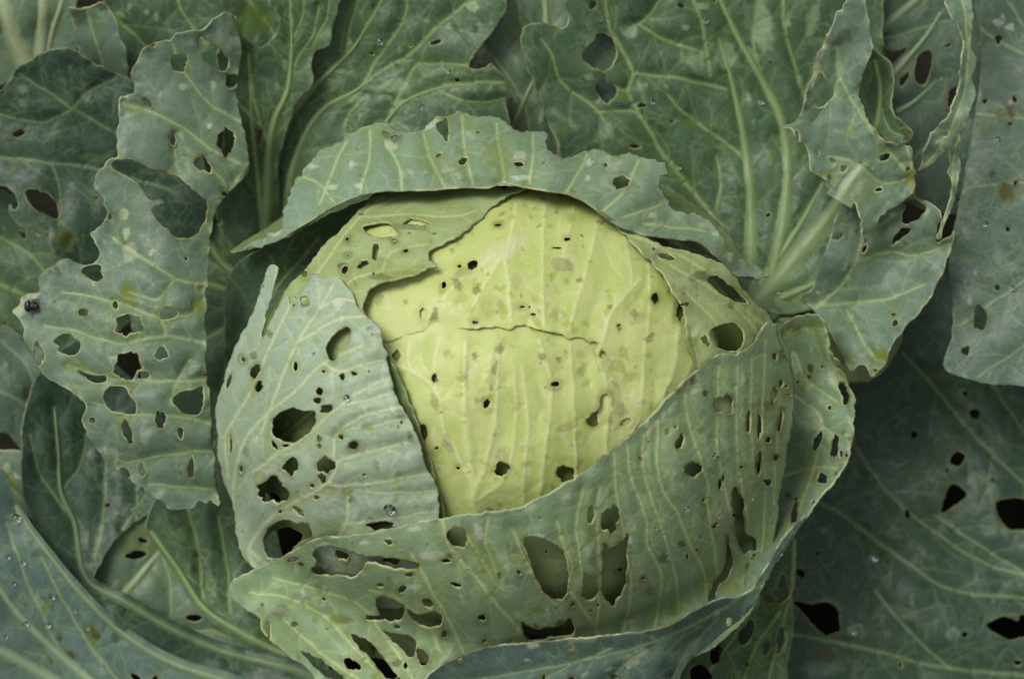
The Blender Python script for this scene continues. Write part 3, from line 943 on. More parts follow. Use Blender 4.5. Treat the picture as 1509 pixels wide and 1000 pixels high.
leaf('o8', 'main', 'outer_leaf', 'grey',
     '1246,3 1234,18 1226,36 1212,70 1201,100 1188,140 1181,168 1170,180 1153,187 1166,190 1173,206 1186,216 1193,244 1218,268 1240,288 1262,306 1271,340 1264,372 1280,350 1300,320 1336,292 1350,270 1347,236 1340,214 1306,209 1284,182 1270,150 1270,110 1285,76 1280,40 1270,-20 1258,-20',
     [(1246,3,90), (1200,100,75), (1160,187,70), (1193,244,60), (1262,306,55), (1266,372,45), (1345,270,60), (1284,182,75), (1285,76,80), (1235,180,60), (1240,90,60)],
     holes=['1202,120 1210,106 1220,120 1228,134 1223,148 1211,158 1200,154', (1222,262,3,5)],
     veins=[('1234,70 1236,112 1262,160 1290,200 1338,254 1346,262', 2, 5), ('1290,200 1272,160 1268,130', 2, 1), ('1236,112 1222,150 1200,180', 2, 1), ('1346,262 1300,270 1260,240 1220,230', 3, 1.5), ('1346,260 1340,230 1335,214', 4, 2)],
     pale=[(1220,48,3,34,18), (1204,100,3,26,14), (1345,262,10,10,0,.5)], scab=[(1244,52,12,10,-20,.5)], ribs=[('1236,296 1252,270 1274,242', 18, 13, 'pale')], lime=[(1342,264,8,14), (1216,260,8,8), (1268,278,28,24,0,.45)], jag=2.2, ruffle=12,
     chew=1.0, label='torn grey-green upright leaf with papery curled edges')
leaf('o9', 'main', 'outer_leaf', 'grey',
     '1386,-40 1392,2 1400,24 1414,44 1417,88 1411,132 1402,162 1384,184 1370,200 1362,226 1353,252 1372,244 1394,226 1398,258 1403,286 1390,318 1382,352 1392,330 1404,300 1415,254 1412,216 1424,180 1436,144 1434,120 1438,95 1432,60 1432,24 1428,-40',
     [(1390,-40,60), (1428,-40,60), (1416,90,80), (1436,110,70), (1370,200,70), (1353,252,60), (1400,260,60), (1384,350,50), (1410,170,95)],
     veins=[('1412,-30 1424,40 1426,100 1414,160 1390,210 1366,240', 2.5, 1.5), ('1414,200 1404,240 1402,290', 2, 1)], pale=[(1430,180,3,24,15,.8), (1386,206,8,3,-30)], jag=2.2, ruffle=10,
     label='twisted ribbon of torn grey leaf')

leaf('o1', 'main', 'outer_leaf', 'grey',
     '298,42 320,24 340,19 349,38 356,75 352,110 350,150 358,185 366,220 366,254 345,276 324,302 312,334 307,400 303,470 305,540 311,610 316,680 322,744 312,736 304,742 294,738 284,748 269,751 247,750 241,740 215,725 189,703 159,681 138,655 120,617 127,597 112,582 86,567 64,552 47,526 36,496 33,480 24,464 18,459 30,448 32,440 42,433 56,430 56,412 66,398 77,391 99,381 112,386 125,391 140,386 147,372 139,354 132,343 140,338 152,328 158,313 150,301 154,294 140,278 140,260 152,246 163,234 172,230 173,192 176,148 182,142 196,138 198,128 192,112 200,96 212,72 236,60 252,60 257,51 286,43',
     [(300,45,60), (345,24,35), (354,110,15), (366,240,25), (312,334,35), (304,470,75), (311,610,90), (320,740,60), (269,750,55), (189,703,60), (120,617,70), (64,552,60), (20,459,40), (36,480,55), (77,391,55), (146,370,55),
      (140,265,50), (175,190,50), (195,120,50), (180,520,92), (240,620,98), (230,400,80), (270,170,55)],
     holes=['166,238 184,234 200,237 216,245 240,254 262,260 288,284 305,296 303,320 290,346 262,350 240,332 224,314 223,305 236,303 244,298 236,294 222,296 208,276 184,258 168,250',
            (264,92,12,14), '293,58 300,54 316,64 336,88 333,104 320,102 306,94 295,80', (340,120,9,12), (333,206,12,22,8), (299,242,15,9,35), (255,207,4,8),
            (122,460,7,6), (170,449,4,6), (189,479,20,15), (248,461,13,9), (98,507,18,16), (57,519,8,18,-15), (238,521,9,9), (189,539,20,17,-40), '114,544 124,549 140,553 156,554 156,562 140,564 126,556', (211,553,9,5,-10),
            '152,580 160,570 184,570 190,582 200,592 199,608 184,609 160,602', '254,590 264,578 284,574 298,570 300,590 296,606 288,612 268,608', (236,618,8,13), (136,619,5,5), (188,636,7,18,-15), (266,638,4,10), (209,691,5,11,-10), (281,690,5,16), (137,402,15,11,10), (162,320,3,4), (183,694,6,10,-50)],
     veins=[('306,560 240,562 165,558 100,538', 4, 2), ('306,505 246,495 180,506 120,490 66,480', 5, 2), ('246,495 236,472 200,455 150,440 92,430', 3.5, 1.5), ('243,490 254,470 282,462 300,440', 3, 2), ('311,624 250,612 180,609 140,592', 4, 1.5),
            ('314,664 230,672 190,682 170,676', 4, 1.5), ('362,244 320,225 270,190 222,166 182,152', 4.5, 2), ('354,180 310,152 282,122 264,92 256,66', 3.5, 1.5), ('270,190 258,206 260,246', 2.5, 1.5), ('330,296 332,270 300,240', 3, 2),
            ('306,420 260,410 210,380 166,350', 4, 2), ('250,590 262,560 280,530', 2.5, 1.5), ('312,720 260,716 220,714', 3, 1.5), ('260,410 230,440 190,430', 2.5, 1.5), ('330,296 318,330 310,370', 6, 5), ('366,240 340,280 326,300', 5, 6)],
     pale=[(183,316,7,9), (186,343,6,7), (192,372,10,14,0,.6), (270,128,6,5,0,.8), (314,126,4,6,0,.7), (309,186,4,4), (28,452,10,16,20,.9), (48,434,10,5,-10,.9), (164,669,12,12,0,.5), (214,640,8,12,0,.4), (172,530,10,8,0,.5), (292,246,20,16,30,.3), (326,60,16,14,0,.3)],
     scab=[(256,207,9,13,0,.8), (188,540,5,8), (270,540,12,10,0,.35), (196,598,6,8,0,.6)], lime=[(189,436,10,22,-10), (292,450,10,14,0,.9), (278,458,8,6,0,.6), (298,556,4,14,0,.7), (280,700,8,14,0,.3), (200,160,18,8,30,.6), (310,590,6,20,0,.3)],
     g=6, ruffle=8, label='grey-green leaf riddled with holes standing at the left of the head')

# ------------------------------------------------------------------ the head
def heart():
    V, F = [], []
    n, m = 48, 32
    for j in range(m + 1):
        a = math.pi * j / m
        for i in range(n):
            b = 2 * math.pi * i / n
            lx = math.sin(a) * math.cos(b) * HR[0] * 0.86
            ly = math.sin(a) * math.sin(b) * HR[1] * 0.87
            lz = math.cos(a) * HR[2] * 0.885 if a < math.pi / 2 else math.cos(a) * 250
            r_ = 1 + 0.012 * noise.noise(Vector((lx / 90, ly / 90, lz / 90)))
            k = (D - max(lz, 0)) / D
            V.append(world((HC[0] - CX) * k + lx * r_ * k, (CY - HC[1]) * k + ly * r_ * k, lz * r_))
    for j in range(m):
        for i in range(n):
            a, b = j * n + i, j * n + (i + 1) % n
            F.append((a, a + n, b + n, b))
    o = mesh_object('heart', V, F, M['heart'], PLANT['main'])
    o['label'] = 'solid pale green inside of the head, seen through the holes'
heart()
def stem():
    b = Vector(PLANT['main'].location)
    top = Vector(pt(HC[0], HC[1], -200))
    path = [b + (top - b) * t for t in (0, .2, .4, .6, .8, 1)]
    V, F = tube(path, [.026, .022, .02, .022, .027, .035], 14, 1.0, Vector((0, 1, 0)))
    mesh_object('stem', V, F, STEM, PLANT['main'])
stem()

leaf('hu', 'main', 'head_leaf', 'head',
     '470,470 480,400 530,330 600,290 700,268 790,268 870,288 940,330 1000,390 1040,460 1060,540 1030,640 960,700 900,690 884,640 880,580 882,540 872,512 864,501 852,497 838,499 829,491 816,490 797,484 770,479 752,484 728,481 700,483 675,485 655,484 632,487 601,494 569,503 545,508 490,520',
     [(480,460,-4), (600,300,-6), (790,275,-6), (940,340,-6), (1050,530,-8), (900,690,-19), (882,580,-16), (866,501,-7), (830,492,-6), (790,483,-6), (740,481,-10), (640,487,-15), (550,508,-16), (700,400,-4), (850,400,-4), (980,600,-8)], head=(0.004, .985),
     holes=[(696,390,8,7,-40), (623,462,5,8), (654,420,4,5), (733,331,5,2), (701,475,5,2.5), (1003,459,6,12), (677,392,3,3), (836,352,5,3), (822,365,6,2), (966,440,5,8), (875,508,6,6), (888,523,5,6), (912,480,3,3), (770,452,4,2), (786,463,4,2.5)],
     veins=[('802,300 799,398 802,480', 4, 2.5), ('884,312 866,388 839,485', 4, 3), ('944,410 929,425 903,457 882,515', 4, 3), ('744,380 749,409 754,475', 4, 3), ('740,376 723,404 691,462', 5, 3), ('956,390 957,462 950,520 946,600', 3, 3),
            ('730,376 680,410 630,470', 4, 2), ('846,300 836,350 826,400', 2.5, 1.5), ('1001,470 993,540 975,590', 5, 4), ('1018,470 1024,520 1000,580', 3, 2), ('920,350 930,400 929,425', 2.5, 2), ('900,560 897,600 892,653', 3, 3), ('760,300 754,340 744,380', 2.5, 3)],
     pale=[(744,368,34,14,-35,.55), (720,384,16,14,-30,.4), (704,478,5,5), (829,388,22,10,10,.35)], scab=[(829,390,18,9,10,.55), (823,462,13,10,0,.4), (684,400,14,7,-30,.5), (652,424,5,7,0,.5), (725,450,20,16,0,.22), (760,412,8,10,0,.25), (1000,456,8,14,0,.7), (940,470,14,6,-30,.4), (955,500,8,4,0,.6), (913,481,4,4)],
     lime=[(913,541,12,10,0,.7), (965,440,8,10,0,.5)], g=6, jag=1.6, ruffle=1.5, pucker=3, quilt=-3.4, qs=26, branch=.3, vrel=1.1, chew=3.2, pin=.05, thick=2.2, label='smooth lime-green crown leaf of the head')
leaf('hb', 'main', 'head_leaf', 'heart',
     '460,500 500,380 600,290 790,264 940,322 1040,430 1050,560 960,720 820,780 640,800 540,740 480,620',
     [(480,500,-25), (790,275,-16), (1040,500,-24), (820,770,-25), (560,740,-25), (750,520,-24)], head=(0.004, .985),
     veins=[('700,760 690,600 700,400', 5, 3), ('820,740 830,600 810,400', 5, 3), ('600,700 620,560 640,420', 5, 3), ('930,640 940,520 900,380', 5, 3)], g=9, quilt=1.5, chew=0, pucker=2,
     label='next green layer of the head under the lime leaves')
leaf('hl', 'main', 'head_leaf', 'head',
     '500,540 520,450 640,430 780,430 900,440 960,480 1000,560 1010,640 940,720 850,760 700,800 580,780 540,650',
     [(520,520,-16), (640,430,-13), (900,440,-13), (1000,560,-18), (940,720,-15), (700,800,-13), (580,780,-14), (700,600,-9), (780,490,-10), (660,490,-14)], head=(0.004, .985),
     holes=[(739,690,11,11), (834,698,14,14,-30), '866,621 871,610 884,602 887,584 897,581 900,600 892,616 876,629', (717,594,5,7,20), (621,637,10,11), (923,622,10,5,-25), (640,556,5,7), (675,690,3,3), (584,524,6,9), (644,660,3,3), (818,566,7,4)],
     veins=[('699,790 699,751 696,700 685,632 683,557 687,505', 20, 6), ('699,735 712,690 728,632 733,568 736,500', 7, 2.5), ('695,715 672,665 654,632 643,579 606,547 570,535', 6, 2), ('790,760 797,716 807,632 813,568 795,500', 5, 3),
            ('850,720 850,695 847,621 844,568 840,508', 4.5, 3), ('770,760 772,700 778,620 770,540', 3, 2), ('892,680 894,640 897,589 890,550', 4, 3), ('700,740 745,700 760,620 758,540', 3.5, 2), ('643,579 640,540 646,500', 2.5, 1.5), ('606,547 600,520 604,500', 2.5, 1.5), ('930,660 945,600 950,560', 3, 2)],
     scab=[(736,514,5,9,15,.9), (729,541,4,11,12,.9), (724,572,3,6,0,.8), (685,545,8,20,0,.3), (640,592,6,13,-20,.55), (660,650,5,14,-25,.4), (736,512,9,16,15,.35), (728,545,8,24,10,.35), (818,568,12,9,0,.5), (834,629,20,5,-15,.45), (776,660,12,6,0,.35), (919,604,14,9,0,.4), (893,596,14,22,15,.35), (740,672,8,14,0,.3), (720,600,10,14,20,.35), (800,600,30,6,70,.2), (840,680,22,10,0,.3)],
     pale=[(660,652,5,14,-25,.5), (776,658,12,5,0,.5), (760,580,5,4,0,.8), (918,598,14,9,0,.45), (640,486,20,4,-8,.4), (748,692,8,10,0,.5), (828,640,6,4,0,.5)],
     lime=[(950,545,8,8,0,.5), (893,605,16,26,15,.35), (834,690,18,16,0,.3)], g=6, jag=1.6, ruffle=2.5, pucker=3, quilt=-3.4, qs=26, branch=.3, vrel=1.1, chew=3.2, pin=.05, thick=2.6, label='lime-green head leaf with pale fan of veins and torn top edge')

leaf('wul', 'main', 'wrapper_leaf', 'inner',
     '790,268 700,250 600,258 556,280 520,320 480,358 450,398 424,424 408,460 420,560 560,560 545,470 533,456 542,431 556,420 574,414 601,409 627,399 643,390 634,382 633,372 644,364 659,356 684,340 701,329 714,316 723,308 738,296 756,286 781,276',
     [(790,268,14), (600,262,10), (520,320,14), (450,398,18), (410,460,14), (420,550,4), (550,540,-2), (542,431,12), (643,390,14), (659,356,8), (756,286,10), (560,370,6)], head=(0.006, .985),
     holes=['534,335 546,330 560,328 574,330 587,344 574,350 558,350 545,345', '590,332 606,322 622,324 634,330 622,332 606,330', (553,370,5,13,10), (598,369,4,3), (508,397,5,7,20), (449,404,5,6,30)],
     veins=[('430,470 470,400 530,320 590,290 660,280', 4, 2), ('470,480 510,420 560,400 620,396', 4, 2), ('530,320 600,316 660,320 700,310', 3, 1.5), ('560,400 580,370 630,360', 2.5, 1.5)],
     lime=[(600,402,44,10,-8,.8), (560,390,20,10,0,.4), (650,300,20,10,0,.4), (545,440,8,16,0,.6)], pale=[(590,366,34,18,0,.3), (560,378,12,12,0,.35)], scab=[(600,334,26,5,0,.5), (560,408,18,5,0,.5)], ruffle=3.5, jag=2, thick=2.6,
     chew=1.0, label='pale green leaf laid over the upper left of the head')
leaf('wr', 'main', 'wrapper_leaf', 'inner',
     '908,330 930,338 963,356 995,366 1036,378 1064,388 1087,410 1110,446 1135,466 1164,520 1168,600 1120,680 1000,680 1010,600 1024,540 1014,512 1011,484 1009,462 993,435 972,398 950,375 930,356',
     [(908,330,6), (995,366,26), (1064,388,36), (1110,446,34), (1160,520,20), (1168,600,14), (1120,680,4), (1000,680,-4), (1024,540,6), (1011,484,8), (972,398,10), (1050,480,14)], head=(0.006, .99),
     holes=[(983,379,11,5,15), '1043,414 1055,405 1078,421 1102,446 1092,446 1064,433', '1046,490 1059,479 1082,476 1096,492 1094,509 1078,518 1055,509', (1004,458,4,8)],
     veins=[('920,342 970,364 1030,392 1080,440 1130,480', 3, 6), ('1150,560 1110,480 1070,440 1020,410 970,380', 4, 2), ('1100,560 1050,470 1010,430', 4, 2), ('1040,600 1030,540 1020,490', 3, 2)],
     scab=[(1038,406,16,7,10,.7), (1018,504,12,8,0,.4), (960,390,20,5,45,.4)], lime=[(1080,486,20,10,0,.4), (1104,456,14,14,0,.5), (1024,510,14,12,0,.5)], pale=[(1078,514,14,4,0,.8), (1000,420,18,24,0,.25)], ruffle=3.5, jag=1.8,
     chew=1.0, label='pale green leaf wrapping the upper right of the head')
leaf('rb', 'main', 'wrapper_leaf', 'front',
     '354,366 404,341 416,332 424,290 448,249 476,217 504,208 516,198 540,184 568,180 580,190 608,196 624,192 644,174 660,169 684,164 692,172 720,169 740,180 756,190 784,192 812,196 806,212 820,226 848,230 864,220 892,220 906,230 926,224 942,230 978,240 986,256 974,266 982,288 994,306 1022,316 1050,332 1066,348 1074,368 1090,380 1134,402 1116,412 1086,407 1062,386 1030,358 990,352 942,344 900,326 872,304 842,288 800,280 776,276 740,270 720,276 680,276 624,280 564,282 532,288 500,300 460,324 424,346 400,358',
     [(354,366,60), (416,335,110), (448,249,60), (540,184,60), (684,164,70), (812,196,95), (892,220,110), (978,240,110), (994,306,140), (1066,348,135), (1134,402,90), (1086,407,120), (990,352,190), (872,304,225), (776,276,218), (680,276,212), (564,282,180), (460,324,140), (500,250,125), (640,225,160), (800,235,180), (920,285,190)],
     holes=[(916,268,13,9,-10), (765,242,7,4), '645,181 652,176 660,175 659,208 652,200 644,192', (582,204,6,6), (893,243,3,3)],
     veins=[('624,198 636,236 656,276', 3, 4), ('680,172 686,224 698,272', 3, 4), ('732,182 738,228 744,268', 3, 4), ('568,208 588,244 592,278', 3, 4), ('866,228 856,248 836,282', 2.5, 3.5), ('510,212 496,240 472,300', 2.5, 3.5), ('785,200 784,240 780,270', 2.5, 3.5), ('940,240 920,280 890,310', 3, 3.5), ('975,300 950,310 920,320', 2.5, 3), ('545,192 545,230 530,284', 2, 3), ('1040,340 1000,336 950,330', 2.5, 3), ('446,260 470,270 490,296', 2, 3)],
     pale=[(460,245,7,4), (518,241,4,4), (528,274,7,4), (490,276,8,4), (576,214,11,7,30,.8), (636,182,11,6,-35), (658,250,10,4,0,.8), (765,232,9,10,0,.8), (770,262,14,4), (868,240,5,5), (866,262,4,4), (900,240,13,12,30,.55), (908,268,22,12,0,.4), (962,317,6,5), (970,330,10,5,0,.5), (695,200,6,8,0,.4), (1040,332,10,5,0,.6), (404,342,9,6,0,.9)],
     lime=[(732,236,24,32,0,.7), (640,240,34,20,0,.45), (628,210,14,18,0,.4), (700,184,30,12,0,.3), (760,210,20,20,0,.3), (1072,362,16,14,0,.5)], scab=[(916,268,17,12,0,.35), (765,241,9,6,0,.5), (710,268,30,8,0,.4)],
     calm='380,400 400,344 460,312 530,276 620,264 740,258 850,274 890,300 1000,338 1068,372 1100,420 900,420 600,330', jag=3.2, ruffle=7, thick=2.4, chew=1.0, label='grey-green leaf with ragged crest curling over the back of the head')
# the under side of the same crest, going back down behind the head
leaf('rbu', 'main', 'wrapper_leaf', 'lime',
     '340,372 420,350 470,318 532,286 620,278 740,272 842,286 900,322 990,350 1062,384 1110,410 1060,330 960,262 840,236 700,214 560,236 460,290 400,330 350,362',
     [(350,370,20), (470,318,104), (620,278,185), (740,272,200), (842,286,205), (990,350,165), (1110,410,90), (960,262,20), (700,214,0), (460,290,10), (400,335,20)],
     veins=[('700,225 690,250 690,270', 3, 3), ('600,240 610,270', 3, 3)], g=8, jag=1, label='shaded underside of the crest leaf')
leaf('sl', 'main', 'wrapper_leaf', 'dark',
     '340,400 420,352 500,310 560,290 600,300 540,340 480,400 430,460 400,520 340,600 330,520',
     [(340,400,-60), (420,352,20), (560,290,80), (600,300,70), (480,400,10), (400,520,-20), (330,560,-60)], veins=[('340,560 390,450 470,350', 4, 2)], g=8)

leaf('wlu', 'main', 'wrapper_leaf', 'lime',
     '350,560 400,480 470,430 560,500 620,640 660,780 640,880 520,880 420,850 370,800 345,700',
     [(350,560,-60), (470,430,-10), (560,500,-8), (620,640,-8), (650,800,-8), (420,850,-60), (350,700,-80), (430,700,-48), (430,620,-40)], head=(0.006, 1.0),
     holes=[(400,735,12,10), '388,800 400,784 424,776 446,790 430,812 402,822'],
     veins=[('400,850 440,760 520,700 610,660', 5, 2), ('360,720 420,640 520,560', 5, 2), ('440,860 520,800 640,780', 5, 2)], g=8, chew=.3,
     label='inner green leaf seen through the holes of the left wrapper')
leaf('wl', 'main', 'wrapper_leaf', 'pale',
     '464,403 480,410 496,408 508,418 517,430 524,446 531,456 546,470 560,488 566,510 570,530 575,552 581,573 590,596 602,615 610,634 618,652 624,672 629,689 637,702 642,716 646,740 647,764 650,800 630,880 520,900 440,870 400,850 376,838 369,835 360,822 353,806 346,780 342,742 334,720 327,700 320,658 318,605 324,580 332,551 342,520 354,494 369,467 380,440 388,414 396,392 402,387 409,392 403,418 396,445 390,475 382,507 396,477 408,454 416,440 423,437 427,448 434,438 443,430 456,414',
     [(464,403,36), (517,430,20), (570,530,14), (618,652,12), (647,761,12), (640,880,6), (520,890,10), (400,850,20), (342,742,14), (319,605,0), (332,551,10), (369,467,30), (402,387,60), (390,475,34), (427,448,40), (450,560,30), (430,700,36), (500,800,24), (540,640,18)], head=(0.006, 1.0),
     holes=['480,509 488,496 496,488 508,482 516,484 513,508 500,520 491,533 483,525', '401,620 411,607 433,600 448,606 464,607 463,626 443,647 422,652 403,640', (481,602,10,7), (470,577,6,6), (504,555,5,5), (477,547,3,3), (381,569,6,8,30), (376,546,6,11,25),
            (427,687,12,14), (479,684,13,12), (400,724,20,18), (520,656,8,6,10), (502,644,4,4), (440,753,10,4,35), '387,801 395,779 408,770 422,766 440,772 454,772 460,795 440,806 420,818 408,824 396,822', (562,775,19,6,-8), (448,445,7,8,-40), (435,538,3.5,7), (340,655,2,14), (355,692,2.5,5), (337,562,3,10,20),
            (504,818,11,7,20), (577,826,13,6,5), (404,656,3,8,-30), (460,716,4,3)],
     veins=[('378,838 367,815 376,790 406,758 440,736 480,716 492,700 501,679 550,664 600,652', 7, 3), ('346,800 342,764 348,689 369,636 400,604 438,573 475,536 533,509', 6, 2.5), ('374,695 410,668 443,647 501,599 530,578 560,562 578,557', 5, 2.5),
            ('491,690 491,668 496,642 533,615 588,600', 4.5, 2.5), ('480,716 520,716 554,711 629,698', 4, 2), ('494,800 512,769 512,721', 4, 2.5), ('507,774 576,764 645,752', 4, 2), ('475,536 501,546 565,530', 3.5, 2), ('335,700 333,640 369,578 406,493 427,451', 4, 2), ('385,640 410,570 438,504 470,456 490,420', 4.5, 2),
            ('545,630 580,620 606,618', 3, 1.5), ('512,721 570,726 640,724', 3, 1.5), ('438,504 500,470 540,466', 3, 1.5), ('500,599 540,590 584,576', 3, 1.5), ('470,456 500,440 524,446', 3, 1.5), ('640,880 560,850 500,840 460,830', 5, 3), ('366,810 420,850 520,860', 5, 3)],
     pale=[(500,446,9,5,-20), (520,500,14,10,0,.4), (480,430,16,8,0,.3), (460,780,12,10,0,.3), (395,720,26,24,0,.5), (386,708,10,14,0,.5), (574,580,4,26,-8,.5), (600,660,4,18,-12,.4), (480,682,16,15,0,.4), (520,752,9,7,0,.3)],
     lime=[(383,708,11,14,0,.7), (500,520,14,18,0,.5), (486,722,12,6,0,.8), (480,686,15,14,0,.4), (520,780,34,10,0,.5), (400,650,6,16,-20,.7), (376,560,9,22,10,.6), (482,780,30,14,0,.5), (430,640,32,18,0,.25), (360,520,6,40,20,.4)],
     scab=[(470,590,9,6,0,.3), (520,656,10,8,0,.4), (554,684,5,6,0,.5), (460,460,12,8,0,.3), (604,640,4,12,-20,.4)], g=6, jag=1.6, ruffle=3, quilt=4, branch=1.1, thick=2.6,
     chew=1.3, pin=.6, label='pale silvery wrapper leaf with round holes on the left of the head')
leaf('wu', 'main', 'wrapper_leaf', 'inner',
     '440,800 600,770 760,770 900,720 1040,640 1140,560 1160,640 1130,800 1060,900 900,960 700,980 520,960 430,880',
     [(440,800,-20), (760,770,-10), (1040,640,-10), (1150,620,-6), (1060,890,-4), (800,950,10), (520,950,10), (430,880,-10)], head=(0.006, 0.99),
     veins=[('700,970 720,860 740,780', 5, 3), ('820,960 850,860 860,750', 5, 3), ('940,930 980,820 1000,680', 5, 3), ('560,950 600,860 610,790', 5, 3)], g=8,
     label='inner green leaf glimpsed through the holes of the front wrapper')
leaf('wf', 'main', 'wrapper_leaf', 'torn',
     '1131,474 1140,477 1147,475 1149,500 1158,524 1165,545 1170,578 1168,624 1158,679 1150,730 1144,779 1134,822 1124,860 1108,900 1040,960 900,1010 740,1060 480,1050 466,1004 453,985 419,959 400,942 386,926 385,912 366,899 343,883 337,874 342,854 370,841 409,823 436,808 462,795 502,790 552,785 605,771 651,763 675,759 712,756 754,750 786,737 818,722 844,706 866,690 892,669 926,644 954,619 981,591 1004,564 1032,541 1055,524 1072,520 1087,521 1110,504 1122,486',
     [(1140,476,34), (1168,590,14), (1150,730,18), (1108,890,55), (980,940,70), (900,1000,95), (800,930,70), (700,1040,115), (480,1040,90), (337,874,90), (409,823,62), (552,785,32), (675,759,28), (818,722,26), (954,619,26), (1060,524,28), (700,880,52), (540,900,66), (900,800,32), (1040,720,22)], head=(0.012, 1.0),
     holes=['658,786 671,776 688,783 687,804 675,807 662,797', '461,816 468,808 482,806 499,807 516,812 532,818 559,820 592,824 618,832 606,840 580,838 560,832 541,829 534,838 526,848 518,852 502,848 486,848 459,844 466,830',
            '554,884 566,878 584,888 596,894 590,912 574,916 560,908', '601,899 618,906 640,900 652,908 646,922 628,924 612,916', '566,930 584,934 604,936 614,950 606,968 592,956', '613,956 626,958 633,972 620,980', (586,924,5,3,20), (655,934,4,6), (560,862,5,3), '515,935 530,938 545,945 560,962 572,978 586,996 572,1000 549,972 527,951',
            (519,978,7,13,-50), '443,959 454,962 480,976 506,998 488,1000 466,984', (395,926,3.5,12,-10), (433,919,5,4), (711,910,6,5), (630,888,9,6,35), '771,796 784,790 800,793 826,806 836,829 838,860 832,880 820,884 806,878 794,858 782,829',
            (871,760,5,14), (902,764,14,20,10), '889,802 902,808 914,800 926,788 925,820 924,842 921,866 904,893 894,884 888,872 890,839', '861,846 872,850 879,859 883,872 869,885 859,876', (1021,693,13,11,-10),
            '1083,718 1091,730 1099,743 1096,756 1101,786 1114,796 1115,810 1104,813 1098,817 1091,809 1084,786 1081,763 1078,733', '1071,789 1080,826 1071,852 1058,866 1052,886 1044,886 1051,859 1068,836', (1068,596,12,14), (1103,621,4,16,4), (1119,630,4,22,2), (1132,648,4,5), (1144,674,4,5), (1140,582,4.5,13,8), (1142,525,4,6), (1150,622,4,14,8), (1119,682,4,18,3), (1041,580,3.5,4.5), (1002,652,5,12,20), (1061,714,3,9),
            '768,917 789,926 812,924 826,920 841,911 843,935 810,940 780,943', (1013,820,2,4), (484,806,5,2), (672,862,9,3,15), (552,910,14,4,5), (1066,705,2,6)],
     veins=[('925,655 929,700 952,763 955,803 975,846 968,912 960,980', 3, 4), ('970,620 971,706 998,756 1018,803 1038,846 1042,880', 3, 4), ('1010,580 1013,614 1023,651 1041,702 1046,762 1060,860', 3, 4), ('1060,540 1056,640 1064,700 1080,770', 2.5, 3), ('1087,540 1087,670 1100,757 1110,840', 3, 4), ('1128,500 1124,642 1128,734 1122,820', 3, 4), ('1108,530 1106,600 1112,700', 2.5, 3),
            ('651,766 665,806 701,852 751,912 786,950 820,1000', 4, 6), ('608,818 638,872 665,919 684,965 700,1010', 3, 5), ('403,852 459,866 519,886 545,905 567,937 610,1000', 2.5, 5), ('370,872 429,882 482,912 507,937 568,1002', 2, 5), ('545,869 585,882 631,919 650,960', 2.5, 4), ('420,912 433,925 472,962 528,1000', 2.5, 4),
            ('756,780 770,815 799,872 820,890', 3, 3), ('820,770 830,800 842,832 842,872 878,924 890,980', 3, 5), ('884,720 880,770 886,840 884,880 880,920', 3, 4), ('690,790 730,860 742,868', 3, 2), ('860,720 850,770 858,850', 2.5, 2.5), ('720,766 716,800 735,850', 2.5, 2), ('1150,560 1146,640 1140,740', 2.5, 3), ('948,640 950,700 976,780 996,850 1000,900', 2.5, 3.5), ('905,668 908,720 920,790 930,860 920,930', 2.5, 3.5)],
     pale=[(706,783,6,14,-20), (612,779,9,3,-10), (636,818,16,6,-5,.9), (574,793,4,2.5), (536,799,6,3), (792,789,12,3,-5), (884,735,3,11,15,.9), (834,732,8,4,-30,.9), (780,748,9,3,-25,.9), (610,864,17,4,0,.8), (540,968,4,6,0,.9), (990,600,3,10,35,.9), (962,628,3,10,40,.9), (948,676,4,11,15,.7), (977,612,3,6,20,.9), (512,840,24,2.5,14,.8), (928,796,3,6,0,.9), (925,642,4,4), (1094,560,3,9,25,.7), (1110,494,8,8,30,.5), (1026,576,9,3,-15,.7), (1012,750,4,4,0,.8), (1060,760,4,4), (742,862,18,3,12,.9), (806,904,5,6,0,.6), (762,904,4,6,0,.6), (926,917,7,3,-25,.9), (414,900,14,4,10,.8), (1035,752,3,10,0,.8), (478,800,8,2)],
     lime=[(690,800,10,26,-30,.6), (868,770,8,30,0,.7), (900,790,24,20,0,.4), (1002,650,9,20,20,.6), (1022,692,18,14,0,.5), (1120,670,8,40,0,.4), (505,912,20,8,5,.8), (720,830,16,30,-30,.5), (880,905,40,18,0,.3), (950,868,10,12,0,.6), (990,900,14,10,0,.6), (1080,850,14,30,20,.5), (600,830,30,6,0,.5), (1068,596,17,20,0,.4), (612,880,14,6,0,.7), (830,840,20,40,0,.3)],
     scab=[(416,900,14,8,0,.35), (1036,752,5,14,0,.5), (960,870,6,8,0,.5), (1022,698,14,6,0,.3), (505,912,16,5,5,.35)], g=6, jag=1.6, ruffle=3.5, quilt=3.6, vrel=1.8, thick=2.6,
     chew=1.9, pin=.6, label='large torn grey-green wrapper leaf across the front of the head')

